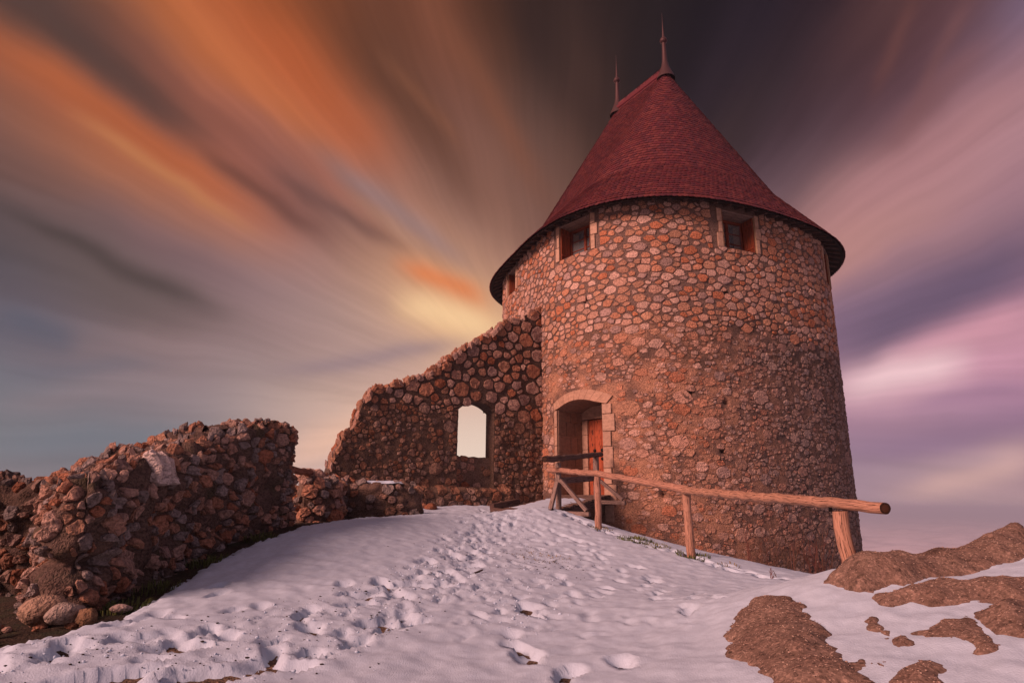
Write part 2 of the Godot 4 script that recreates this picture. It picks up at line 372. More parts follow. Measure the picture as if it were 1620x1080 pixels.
# ---------------------------------------------------------------- sky: long-exposed evening cloud, streaks drawn out from one point low behind the tower
# colours seen along directions, given as (right + 810, 540 - up) in thousandths of the slope from the view axis, then red, green, blue
const SKY_AT := [
	[20, 20, 72, 58, 58], [110, 20, 92, 68, 62], [190, 20, 120, 74, 56], [270, 20, 178, 98, 55], [340, 40, 182, 92, 50], [430, 20, 150, 78, 42], [520, 30, 125, 68, 42], [620, 30, 110, 64, 46], [700, 30, 125, 72, 52], [770, 20, 80, 50, 38], [860, 20, 52, 38, 36], [960, 20, 42, 33, 34], [1030, 20, 39, 32, 35], [1030, 100, 44, 36, 37], [1000, 60, 44, 36, 37], [1100, 20, 37, 31, 37], [1200, 40, 40, 33, 42], [1280, 20, 52, 38, 44], [1340, 60, 78, 52, 54], [1400, 20, 90, 60, 60], [1460, 60, 88, 58, 62], [1520, 20, 105, 72, 78], [1580, 30, 118, 92, 112], [1615, 20, 112, 98, 125],
	[10, 70, 158, 90, 62], [60, 110, 160, 88, 60], [100, 60, 78, 60, 56], [150, 80, 85, 64, 60], [200, 100, 128, 80, 68], [260, 90, 150, 88, 66], [330, 80, 188, 104, 66], [420, 90, 188, 94, 52], [480, 100, 170, 84, 46], [560, 100, 105, 62, 44], [640, 120, 100, 64, 50], [700, 110, 125, 76, 58], [780, 140, 82, 54, 44], [860, 110, 62, 46, 42], [960, 110, 62, 44, 40], [930, 160, 75, 52, 46], [1150, 120, 50, 40, 46], [1230, 130, 46, 38, 46], [1300, 130, 58, 42, 48], [1420, 110, 85, 56, 60], [1500, 110, 105, 70, 76], [1560, 110, 150, 104, 112], [1610, 90, 158, 118, 132],
	[20, 160, 130, 86, 72], [90, 140, 165, 88, 60], [170, 190, 170, 88, 58], [20, 230, 120, 82, 74], [110, 220, 150, 92, 72], [240, 160, 110, 72, 66], [200, 130, 88, 66, 62], [300, 170, 150, 88, 72], [380, 190, 172, 98, 78], [460, 170, 192, 106, 70], [540, 180, 185, 98, 62], [600, 220, 150, 88, 64], [660, 200, 112, 72, 56], [730, 200, 110, 74, 66], [790, 230, 128, 82, 68], [850, 210, 95, 68, 60], [900, 230, 100, 70, 60], [1180, 180, 70, 52, 52], [1250, 220, 85, 64, 72], [1330, 200, 72, 52, 60], [1400, 190, 88, 62, 72], [1460, 160, 100, 70, 80], [1520, 200, 165, 115, 120], [1600, 200, 170, 125, 135],
	[15, 270, 100, 76, 72], [100, 290, 130, 90, 80], [180, 260, 178, 104, 68], [230, 270, 185, 100, 58], [300, 250, 150, 80, 58], [270, 330, 130, 92, 86], [350, 290, 190, 108, 72], [420, 290, 170, 96, 80], [480, 260, 150, 100, 92], [560, 270, 175, 108, 86], [640, 290, 150, 98, 82], [700, 270, 120, 80, 70], [760, 290, 140, 92, 78], [820, 290, 120, 86, 76], [870, 300, 135, 92, 80], [1260, 280, 118, 90, 96], [1330, 290, 165, 118, 115], [1420, 270, 175, 122, 125], [1500, 280, 180, 128, 132], [1600, 310, 165, 120, 132],
	[15, 370, 84, 72, 74], [80, 370, 95, 78, 80], [150, 400, 108, 88, 86], [210, 450, 98, 84, 82], [240, 370, 125, 96, 100], [330, 350, 180, 115, 90], [400, 360, 190, 118, 95], [440, 330, 120, 78, 72], [500, 320, 120, 78, 72], [520, 340, 115, 76, 70], [580, 350, 135, 98, 92], [640, 340, 145, 115, 115], [700, 370, 160, 115, 100], [740, 370, 150, 112, 105], [780, 350, 160, 115, 95], [600, 400, 155, 118, 110], [480, 400, 150, 112, 108], [300, 420, 125, 98, 102], [1340, 400, 195, 135, 125], [1400, 370, 180, 130, 130], [1480, 380, 165, 118, 125], [1580, 400, 125, 95, 112], [1610, 370, 140, 105, 120],
	[15, 430, 78, 76, 86], [60, 470, 110, 94, 100], [130, 430, 104, 88, 86], [210, 465, 102, 88, 86], [300, 490, 115, 92, 92], [380, 470, 140, 110, 112], [460, 440, 138, 112, 118], [540, 430, 150, 118, 118], [620, 450, 190, 138, 112], [680, 450, 215, 130, 80], [720, 460, 220, 130, 75], [700, 490, 240, 185, 135], [650, 480, 220, 165, 125], [750, 480, 220, 160, 115], [780, 440, 185, 135, 115], [1350, 480, 150, 115, 135], [1400, 470, 110, 90, 115], [1500, 450, 95, 80, 105], [1600, 450, 110, 88, 115],
	[15, 520, 88, 92, 108], [80, 550, 120, 105, 112], [160, 560, 130, 110, 112], [240, 580, 140, 115, 115], [330, 560, 150, 122, 122], [420, 540, 145, 116, 116], [500, 520, 168, 134, 128], [580, 520, 176, 140, 128], [650, 520, 215, 165, 132], [580, 570, 152, 126, 130], [650, 562, 180, 142, 132], [720, 560, 215, 165, 142], [720, 510, 250, 205, 150], [760, 500, 245, 200, 150], [1350, 560, 130, 100, 125], [1420, 530, 100, 85, 110], [1480, 510, 150, 110, 130], [1560, 480, 190, 130, 145], [1600, 520, 205, 145, 160],
	[15, 600, 110, 112, 122], [100, 640, 125, 118, 125], [200, 630, 130, 118, 124], [300, 630, 135, 118, 125], [400, 600, 138, 122, 126], [480, 580, 152, 130, 130], [560, 605, 218, 172, 150], [630, 600, 238, 188, 158], [1360, 590, 215, 155, 165], [1430, 590, 245, 195, 200], [1500, 570, 215, 150, 165], [1570, 560, 205, 140, 160], [1610, 600, 165, 118, 145], [1550, 600, 190, 130, 155], [1480, 620, 215, 160, 175],
	[15, 680, 118, 122, 128], [100, 690, 112, 115, 122], [200, 690, 110, 112, 120], [280, 670, 130, 125, 132], [360, 650, 165, 145, 145], [440, 650, 188, 160, 152], [500, 640, 225, 182, 158], [480, 700, 225, 180, 160], [748, 650, 200, 160, 148], [748, 680, 240, 208, 182], [748, 710, 255, 232, 212], [500, 730, 205, 175, 168], [1360, 650, 175, 130, 150], [1430, 640, 205, 150, 165], [1500, 660, 155, 118, 145], [1580, 660, 140, 105, 135], [1370, 700, 150, 118, 140], [1450, 700, 145, 112, 138], [1550, 720, 130, 102, 130], [1610, 720, 135, 105, 130],
	[10, 740, 120, 118, 122], [1370, 750, 165, 138, 155], [1450, 750, 152, 124, 146], [1530, 750, 152, 120, 142], [1600, 750, 170, 132, 146], [1380, 792, 160, 130, 144], [1460, 792, 158, 128, 142], [1540, 792, 160, 130, 142], [1610, 790, 164, 132, 142], [1500, 765, 172, 138, 146], [1380, 830, 190, 155, 165], [1440, 830, 165, 138, 155], [1500, 810, 185, 145, 152], [1560, 800, 235, 185, 165], [1610, 790, 220, 170, 158], [1420, 870, 195, 160, 165], [1500, 860, 215, 170, 165], [1560, 850, 245, 200, 180], [1600, 830, 240, 190, 170],
]
const SKY_PITCH := 0.255
const SKY_ROLL := 0.007

# drawn-out streaks: from, to (same measure), half width, red, green, blue, strength
const STREAKS := [
	[40, 15, 330, 215, 22, 80, 62, 58, 0.6], [-30, 50, 420, 345, 26, 190, 98, 55, 0.65], [130, 190, 390, 358, 12, 198, 128, 78, 0.5],
	[320, 240, 520, 370, 13, 98, 64, 58, 0.62], [440, 275, 635, 390, 12, 102, 71, 67, 0.6], [250, -10, 530, 240, 34, 192, 104, 58, 0.55],
	[400, 20, 600, 260, 40, 184, 88, 46, 0.5], [545, 20, 770, 345, 34, 96, 61, 47, 0.55], [605, 80, 730, 240, 11, 132, 82, 60, 0.5],
	[675, -10, 865, 310, 20, 130, 78, 57, 0.5], [515, 250, 745, 425, 17, 142, 118, 120, 0.6], [555, 305, 705, 425, 9, 172, 127, 106, 0.6],
	[10, 335, 330, 488, 15, 78, 66, 64, 0.8], [-20, 285, 200, 370, 14, 118, 92, 90, 0.5], [630, 478, 800, 530, 27, 253, 206, 150, 0.75],
	[630, 418, 770, 478, 17, 226, 122, 66, 0.8], [1640, 125, 1330, 335, 42, 176, 123, 126, 0.5], [1570, 50, 1400, 245, 24, 128, 84, 85, 0.5],
	[1640, 395, 1330, 565, 36, 99, 83, 108, 0.7], [1640, 485, 1390, 592, 24, 216, 150, 165, 0.7], [1640, 560, 1390, 625, 16, 206, 146, 166, 0.6],
	[1640, 615, 1440, 645, 14, 158, 116, 144, 0.6], [1335, 612, 1530, 575, 27, 248, 204, 208, 0.8], [1640, 690, 1340, 715, 18, 136, 106, 134, 0.4],
	[800, -20, 960, 240, 40, 50, 37, 36, 0.4], [1330, 30, 1240, 230, 22, 62, 45, 50, 0.4], [0, 500, 120, 540, 26, 84, 90, 106, 0.5],
	[440, 735, 800, 575, 30, 242, 188, 158, 0.75], [430, 588, 740, 545, 15, 142, 120, 128, 0.6], [0, 640, 330, 600, 18, 140, 122, 126, 0.4], [0, 590, 260, 570, 16, 98, 100, 114, 0.4], [-20, 705, 330, 685, 24, 108, 117, 127, 0.6], [330, 130, 600, 350, 14, 165, 98, 80, 0.5], [200, 60, 430, 250, 18, 128, 78, 66, 0.5], [1420, 785, 1650, 715, 30, 232, 182, 168, 0.7], [1340, 760, 1600, 720, 16, 172, 140, 152, 0.5], [1450, -10, 1390, 150, 12, 112, 70, 66, 0.5], [1530, -10, 1450, 170, 12, 122, 80, 80, 0.5], [1640, 300, 1330, 470, 20, 150, 112, 122, 0.4],
]
const SX0 := -760.0
const SY0 := -620.0
const SSTEP := 14.0
const SNX := 225
const SNY := 125

func sky_table() -> PackedVector3Array:
	var pts := []
	for k in SKY_AT.size():
		var q: Array = SKY_AT[k]
		pts.append([float(q[0]), float(q[1]), q[2] / 255.0, q[3] / 255.0, q[4] / 255.0])
	var t := PackedVector3Array()
	var vp := Vector2(885, 670)
	for j in SNY:
		for i in SNX:
			var p := Vector2(SX0 + i * SSTEP, SY0 + j * SSTEP)
			var pc := Vector2(clampf(p.x, -40, 1660), clampf(p.y, -30, 880))
			var d := (pc - vp)
			var aniso := smoothstep(60.0, 420.0, d.length())
			d = d.normalized()
			var la := lerpf(75.0, 125.0, aniso)
			var lc := lerpf(70.0, 44.0, aniso)
			var c := Vector3.ZERO
			var ws := 0.0
			for q in pts:
				var ex: float = q[0] - pc.x
				var ey: float = q[1] - pc.y
				var al := (ex * d.x + ey * d.y) / la
				var ac := (ex * d.y - ey * d.x) / lc
				var d2 := al * al + ac * ac
				if d2 > 40.0:
					continue
				var w := exp(-d2) + 1e-3 * exp(-d2 / 8.0)
				c += Vector3(q[2], q[3], q[4]) * w
				ws += w
			c = c / ws if ws > 0.0 else Vector3(0.4, 0.33, 0.35)
			t.append(Vector3(pow(c.x, 2.2), pow(c.y, 2.2), pow(c.z, 2.2)))
	return t

# base colours and streaks together on a finer lattice
const FX0 := -120.0
const FY0 := -110.0
const FSTEP := 5.0
const FNX := 372
const FNY := 206

func sky_lattice(f: FastNoiseLite) -> PackedVector3Array:
	var table := sky_table()
	var st := []
	for q in STREAKS:
		var a := Vector2(q[0], q[1])
		var b := Vector2(q[2], q[3])
		st.append([a, (b - a).normalized(), (b - a).length(), float(q[4]), Vector3(pow(q[5] / 255.0, 2.2), pow(q[6] / 255.0, 2.2), pow(q[7] / 255.0, 2.2)), q[8]])
	var out := PackedVector3Array()
	for yy in FNY:
		var py := FY0 + yy * FSTEP
		for xx in FNX:
			var px := FX0 + xx * FSTEP
			var gx := (px - SX0) / SSTEP
			var gy := (py - SY0) / SSTEP
			var i := int(gx)
			var j := int(gy)
			var tx := gx - i
			var ty := gy - j
			var n := j * SNX + i
			var c := table[n].lerp(table[n + 1], tx).lerp(table[n + SNX].lerp(table[n + SNX + 1], tx), ty)
			var dx := px - 885.0
			var dy := 670.0 - py
			var wob := 2.0 * f.get_noise_2d(atan2(dy, dx) * 3.0, log(maxf(sqrt(dx * dx + dy * dy), 60.0)) * 2.0)
			for q in st:
				var ex: float = px - q[0].x
				var ey: float = py - q[0].y
				var ac: float = (ex * q[1].y - ey * q[1].x + wob) / q[3]
				if ac > 2.6 or ac < -2.6:
					continue
				var al: float = (ex * q[1].x + ey * q[1].y) / q[2]
				if al < -0.2 or al > 1.2:
					continue
				c = c.lerp(q[4], q[5] * exp(-ac * ac) * smoothstep(-0.2, 0.3, al) * smoothstep(1.2, 0.7, al))
			out.append(c)
	return out

func sky_texture() -> ImageTexture:
	var f := FastNoiseLite.new()
	f.seed = 5
	f.frequency = 1.0
	f.fractal_octaves = 3
	var table := sky_lattice(f)
	var inv := Basis.from_euler(Vector3(SKY_PITCH, 0, SKY_ROLL)).inverse()
	var w := 2560
	var h := 1280
	var small := _sky_pixels(256, 128, 0, 128, 0, 256, table, f, inv)
	var im := Image.create_from_data(256, 128, false, Image.FORMAT_RGBF, small.to_byte_array())
	im.resize(w, h, Image.INTERPOLATE_BILINEAR)
	# the part with fine streaks, to both sides of straight ahead and from below the horizon upwards
	var top := int(h * 0.17)
	var bot := int(h * 0.51)
	var half := int(w * 0.125)
	for side in [[0, half], [w - half, w]]:
		var fine := _sky_pixels(w, h, top, bot, side[0], side[1], table, f, inv)
		var part := Image.create_from_data(half, bot - top, false, Image.FORMAT_RGBF, fine.to_byte_array())
		im.blit_rect(part, Rect2i(0, 0, half, bot - top), Vector2i(side[0], top))
	return ImageTexture.create_from_image(im)

func _sky_pixels(w: int, h: int, y0: int, y1: int, x0: int, x1: int, table: PackedVector3Array, f: FastNoiseLite, inv: Basis) -> PackedFloat32Array:
	var out := PackedFloat32Array()
	out.resize((y1 - y0) * (x1 - x0) * 3)
	var at := 0
	for y in range(y0, y1):
		var el := (0.5 - (y + 0.5) / h) * PI
		var ce := cos(el)
		var se := sin(el)
		for x in range(x0, x1):
			var az := TAU * (x + 0.5) / w
			var l := inv * Vector3(sin(az) * ce, se, -cos(az) * ce)
			var front := -l.z
			var k := maxf(front, 0.3)
			var px := 810.0 + l.x / k * 1000.0
			var py := 540.0 - l.y / k * 1000.0
			var wx := 11.0 * f.get_noise_2d(px * 0.0035, py * 0.0035) + 2.0 * f.get_noise_2d(px * 0.012 + 9.0, py * 0.012)
			var wy := 10.0 * f.get_noise_2d(px * 0.0035 + 40.0, py * 0.0035) + 2.0 * f.get_noise_2d(px * 0.012 + 70.0, py * 0.012)
			px += wx
			py += wy * clampf((790.0 - py) / 150.0, 0.2, 1.0)
			var gx := clampf((px - FX0) / FSTEP, 0.0, FNX - 1.001)
			var gy := clampf((py - FY0) / FSTEP, 0.0, FNY - 1.001)
			var i := int(gx)
			var j := int(gy)
			var tx := gx - i
			var n := j * FNX + i
			var c := table[n].lerp(table[n + 1], tx).lerp(table[n + FNX].lerp(table[n + FNX + 1], tx), gy - j)
			var dx := px - 885.0
			var dy := 670.0 - py
			var ang := atan2(dy, dx)
			var lr := log(maxf(sqrt(dx * dx + dy * dy), 60.0))
			var streak := (0.075 * f.get_noise_2d(ang * 11.0, lr * 1.1) + 0.065 * f.get_noise_2d(ang * 30.0 + 50.0, lr * 1.0) + 0.035 * f.get_noise_2d(ang * 85.0 + 90.0, lr * 1.3)) * smoothstep(4.9, 6.0, lr)
			c *= 1.0 + streak
			c = c.lerp(Vector3.ONE * c.dot(Vector3(0.2126, 0.7152, 0.0722)), 0.07)
			# away from the picture: the same dusk, warm towards the low sun, lavender elsewhere
			if front < 0.68:
				var warm := clampf(0.5 - 0.5 * sin(az + 0.6), 0.0, 1.0)
				var far := Vector3(0.20, 0.155, 0.225).lerp(Vector3(0.32, 0.19, 0.19), warm * warm) * (1.0 + streak)
				c = c.lerp(far, smoothstep(0.66, 0.2, front))
			out[at] = c.x
			out[at + 1] = c.y
			out[at + 2] = c.z
			at += 3
	return out

# ---------------------------------------------------------------- the lie of the land
var tps := PackedFloat64Array()

func solve_land() -> void:
	var n := CP.size()
	var m := n + 3
	var a := []
	for i in m:
		var row := PackedFloat64Array()
		row.resize(m + 1)
		a.append(row)
	for i in n:
		for j in n:
			var r2 := (CP[i].x - CP[j].x) ** 2 + (CP[i].z - CP[j].z) ** 2
			a[i][j] = 0.5 * r2 * log(r2 + 1e-9) + (0.02 if i == j else 0.0)
		a[i][n] = 1.0; a[i][n + 1] = CP[i].x; a[i][n + 2] = CP[i].z
		a[n][i] = 1.0; a[n + 1][i] = CP[i].x; a[n + 2][i] = CP[i].z
		a[i][m] = CP[i].y
	for c in m:
		var best := c
		for r in range(c + 1, m):
			if absf(a[r][c]) > absf(a[best][c]):
				best = r
		var sw: PackedFloat64Array = a[c]
		a[c] = a[best]
		a[best] = sw
		for r in range(c + 1, m):
			var k: float = a[r][c] / a[c][c]
			if k != 0.0:
				for q in range(c, m + 1):
					a[r][q] -= k * a[c][q]
	tps.resize(m)
	for c in range(m - 1, -1, -1):
		var s: float = a[c][m]
		for q in range(c + 1, m):
			s -= a[c][q] * tps[q]
		tps[c] = s / a[c][c]

func land(x: float, z: float) -> float:
	var r := Vector2(x - 1.5, z + 11.0).length()
	var fall := -1.6 - maxf(r - 14.0, 0.0) * 0.5
	if r > 27.0:
		return fall
	var n := CP.size()
	var s := tps[n] + tps[n + 1] * x + tps[n + 2] * z
	for i in n:
		var dx: float = x - CP[i].x
		var dz: float = z - CP[i].z
		var r2 := dx * dx + dz * dz
		s += tps[i] * 0.5 * r2 * log(r2 + 1e-9)
	return lerpf(s, fall, smoothstep(15.0, 27.0, r))

func to_polyline(p: Vector2, line: Array) -> float:   # signed: positive on the right-hand side
	var best := 1e9
	var sgn := 1.0
	for i in line.size() - 1:
		var a: Vector2 = line[i]
		var b: Vector2 = line[i + 1]
		var d := b - a
		var t := clampf((p - a).dot(d) / d.length_squared(), 0.0, 1.0)
		var q := a + d * t
		var l := (p - q).length_squared()
		if l < best:
			best = l
			sgn = 1.0 if d.cross(p - a) > 0.0 else -1.0
	return sqrt(best) * sgn

var prints := {}       # cell -> list of prints

func add_print(c: Vector2, dir: float, half_l: float, half_w: float, depth: float, rim := 0.012) -> void:
	var p := [c, cos(dir), sin(dir), half_l, half_w, depth, rim, rng.randf() * 50.0]
	var reach := half_l * 1.7
	for i in range(int(floor((c.x - reach) / 0.3)), int(floor((c.x + reach) / 0.3)) + 1):
		for j in range(int(floor((c.y - reach) / 0.3)), int(floor((c.y + reach) / 0.3)) + 1):
			var key := Vector2i(i, j)
			if not prints.has(key):
				prints[key] = []
			prints[key].append(p)

func trail(line: Array, passes: int, spread: float, depth: float) -> void:
	for k in passes:
		var off := rng.randf_range(-spread, spread)
		var left := 1.0
		for i in line.size() - 1:
			var a: Vector2 = line[i]
			var b: Vector2 = line[i + 1]
			var d := (b - a).normalized()
			var l := (b - a).length()
			var s := rng.randf() * 0.3
			while s < l:
				left = -left
				var side := Vector2(-d.y, d.x)
				var c := a + d * s + side * (off + left * 0.09 + rng.randf_range(-0.06, 0.06))
				add_print(c, d.angle() + rng.randf_range(-0.35, 0.35), rng.randf_range(0.10, 0.15), rng.randf_range(0.04, 0.056), depth * rng.randf_range(0.4, 1.35), rng.randf_range(0.005, 0.014))
				s += rng.randf_range(0.26, 0.48)

func make_prints() -> void:
	for p in BARE_PRINTS:
		add_print(p, rng.randf_range(0.9, 2.2), rng.randf_range(0.14, 0.19), rng.randf_range(0.065, 0.09), 0.082, 0.012)
	for p in PRINTS:
		add_print(p, rng.randf_range(0.6, 1.9), rng.randf_range(0.11, 0.15), rng.randf_range(0.05, 0.07), rng.randf_range(0.035, 0.055), 0.010)
	for q in [[-1.68, -3.94, 0.30, 0.10], [-1.40, -4.12, 0.26, 0.07], [-2.25, -3.8, 0.34, 0.07], [-1.95, -3.72, 0.24, 0.06], [-2.1, -4.36, 0.22, 0.07], [-1.0, -5.2, 0.2, 0.07], [-1.3, -6.05, 0.2, 0.06], [-0.95, -6.6, 0.24, 0.09], [-1.2, -6.5, 0.16, 0.06]]:
		add_print(Vector2(q[0], q[1]), -0.45 + rng.randf_range(-0.2, 0.2), q[2], q[3] * 1.25, 0.088, 0.008)
	for k in 34:      # places trodden through to the earth
		var line: Array = TRAIL_B if k % 3 else TRAIL_A
		var i := rng.randi() % (line.size() - 3)
		var q: Vector2 = (line[i] as Vector2).lerp(line[i + 1], rng.randf()) + Vector2(rng.randf_range(-0.2, 0.2), rng.randf_range(-0.2, 0.2))
		add_print(q, rng.randf_range(0.7, 2.4), rng.randf_range(0.10, 0.19), rng.randf_range(0.045, 0.08), rng.randf_range(0.055, 0.08), 0.010)
	trail(TRAIL_A, 2, 0.14, 0.036)
	trail(TRAIL_B, 3, 0.22, 0.036)
	trail(TRAIL_C, 3, 0.3, 0.032)
	trail(TRAIL_D, 2, 0.3, 0.032)
	for k in 240:     # many faint, half-melted steps all over the crossing
		var z := -13.5 + 8.5 * pow(rng.randf(), 1.3)
		var x := rng.randf_range(-1.3, 1.3) + (z + 10.0) * 0.03 + 0.15
		add_print(Vector2(x, z), rng.randf_range(0.5, 2.6), rng.randf_range(0.08, 0.16), rng.randf_range(0.04, 0.075), rng.randf_range(0.010, 0.026), 0.006)
	trail([Vector2(-0.4, -11.0), Vector2(-0.3, -13.0), Vector2(-0.5, -15.5)], 3, 0.4, 0.05)
	trail([Vector2(1.7, -5.6), Vector2(1.5, -7.5), Vector2(1.2, -9.3), Vector2(0.8, -11.2)], 2, 0.25, 0.035)

func pressed(x: float, z: float) -> float:
	var got: Array = prints.get(Vector2i(int(floor(x / 0.3)), int(floor(z / 0.3))), [])
	var low := 0.0
	var high := 0.0
	for p in got:
		var dx: float = x - p[0].x
		var dz: float = z - p[0].y
		var a: float = (dx * p[1] + dz * p[2]) / p[3]
		var b: float = (-dx * p[2] + dz * p[1]) / p[4]
		b *= 1.0 + 0.25 * sin(a * 2.2)                    # ball wider than heel
		var e := a * a + b * b
		if e > 4.0:
			continue
		e *= 1.0 + 0.5 * noise.get_noise_3d(x * 30.0, z * 30.0, p[7])
		if e < 1.0:
			low = maxf(low, p[5] * (1.0 - e * e) * (0.85 + 0.25 * a))
		high = maxf(high, p[6] * exp(-(sqrt(e) - 1.2) ** 2 / 0.035))
	return high * 0.7 - low if low < 0.004 else -low

func snow_depth(x: float, z: float) -> float:
	var sd := to_polyline(Vector2(x, z), SNOW_EDGE) if x < -1.0 and z > -13.0 else 1.0
	sd += 0.10 * noise.get_noise_2d(x * 9.0, z * 9.0)
	var t := 0.05 * smoothstep(-0.02, 0.16, sd) - 0.07 * smoothstep(0.02, -0.12, sd)
	if x < -1.0 and z <= -13.0:
		t = 0.05
	# thin along the brow under the rail, and at the posts
	var brow := to_polyline(Vector2(x, z), [Vector2(1.0, -12.6), Vector2(1.53, -11.6), Vector2(2.6, -9.6), Vector2(3.3, -8.2)])
	if absf(brow) < 0.6 and z < -7.6:
		t -= 0.11 * smoothstep(0.22, 0.0, absf(brow - 0.06)) * smoothstep(0.0, 0.35, noise.get_noise_2d(x * 4.0 + 7.0, z * 4.0) + 0.12)
	t += 0.015 * noise.get_noise_2d(x * 3.0, z * 3.0 + 20.0)
	return t

func snow_y(x: float, z: float) -> float:
	var s := land(x, z) - 0.05
	var d := snow_depth(x, z)
	var p := pressed(x, z)
	var trodden := 0.0
	if absf(x + 1.0) < 2.6:
		for l in [TRAIL_A, TRAIL_B, TRAIL_C]:
			trodden = maxf(trodden, smoothstep(0.5, 0.1, absf(to_polyline(Vector2(x, z), l))))
	var wave := 0.006 * noise.get_noise_2d(x * 3.0, z * 3.0) + 0.004 * noise.get_noise_2d(x * 14.0, z * 16.0) + trodden * 0.014 * noise.get_noise_2d(x * 20.0, z * 20.0) + 0.0022 * rough.get_noise_2d(x * 34.0, z * 34.0)
	return s + d + wave + p

func ground_y(x: float, z: float) -> float:
	return land(x, z) - 0.05 + 0.016 * noise.get_noise_2d(x * 8.0 + 3.0, z * 8.0) + 0.010 * noise.get_noise_2d(x * 30.0, z * 30.0) - 0.004

func lines(lo: float, hi: float, step: Callable, out_lo: float, out_hi: float, grow := 1.3) -> PackedFloat32Array:
	var mid := [lo]
	while mid[-1] < hi:
		mid.append(mid[-1] + step.call(mid[-1]))
	var s: float = step.call(lo) * 2.0
	var before := []
	var x := lo
	while x > out_lo:
		x -= s
		s *= grow
		before.append(x)
	before.reverse()
	s = step.call(hi) * 2.0
	x = mid[-1]
	while x < out_hi:
		x += s
		s *= grow
		mid.append(x)
	return PackedFloat32Array(before + mid)

func sheet(xs: PackedFloat32Array, zs: PackedFloat32Array, height: Callable, color: Variant = null) -> ArrayMesh:
	var p := PackedVector3Array()
	var c := PackedColorArray()
	for z in zs:
		for x in xs:
			p.append(Vector3(x, height.call(x, z), z))
			if color != null:
				c.append(color.call(x, z))
	return grid_mesh(p, xs.size(), zs.size(), PackedByteArray(), c)

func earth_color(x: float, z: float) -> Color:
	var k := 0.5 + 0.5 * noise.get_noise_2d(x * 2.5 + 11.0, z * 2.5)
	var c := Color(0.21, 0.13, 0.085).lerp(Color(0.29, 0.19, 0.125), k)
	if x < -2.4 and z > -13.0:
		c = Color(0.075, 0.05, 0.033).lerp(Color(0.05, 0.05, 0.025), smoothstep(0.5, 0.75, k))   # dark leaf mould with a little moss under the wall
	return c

func make_ground() -> void:
	make_mist()
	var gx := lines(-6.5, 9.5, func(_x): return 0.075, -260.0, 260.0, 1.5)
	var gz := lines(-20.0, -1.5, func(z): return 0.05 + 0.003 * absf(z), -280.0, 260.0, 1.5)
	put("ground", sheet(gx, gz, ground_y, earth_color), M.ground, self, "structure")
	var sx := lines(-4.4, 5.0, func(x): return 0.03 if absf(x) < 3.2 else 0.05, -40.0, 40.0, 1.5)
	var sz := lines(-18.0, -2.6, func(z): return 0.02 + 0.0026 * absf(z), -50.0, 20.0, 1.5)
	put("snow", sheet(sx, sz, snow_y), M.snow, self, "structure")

# the valley below is filled with low cloud, level to the horizon
func make_mist() -> void:
	var xs := lines(-1200.0, 1200.0, func(_x): return 26.0, -7000.0, 7000.0, 1.15)
	var p := func(x, z): return -66.0 + 15.0 * noise.get_noise_2d(x * 0.0045, z * 0.0045) + 5.0 * noise.get_noise_2d(x * 0.016, z * 0.016)
	put("valley_mist", sheet(xs, xs, p), M.cloud, self, "structure")

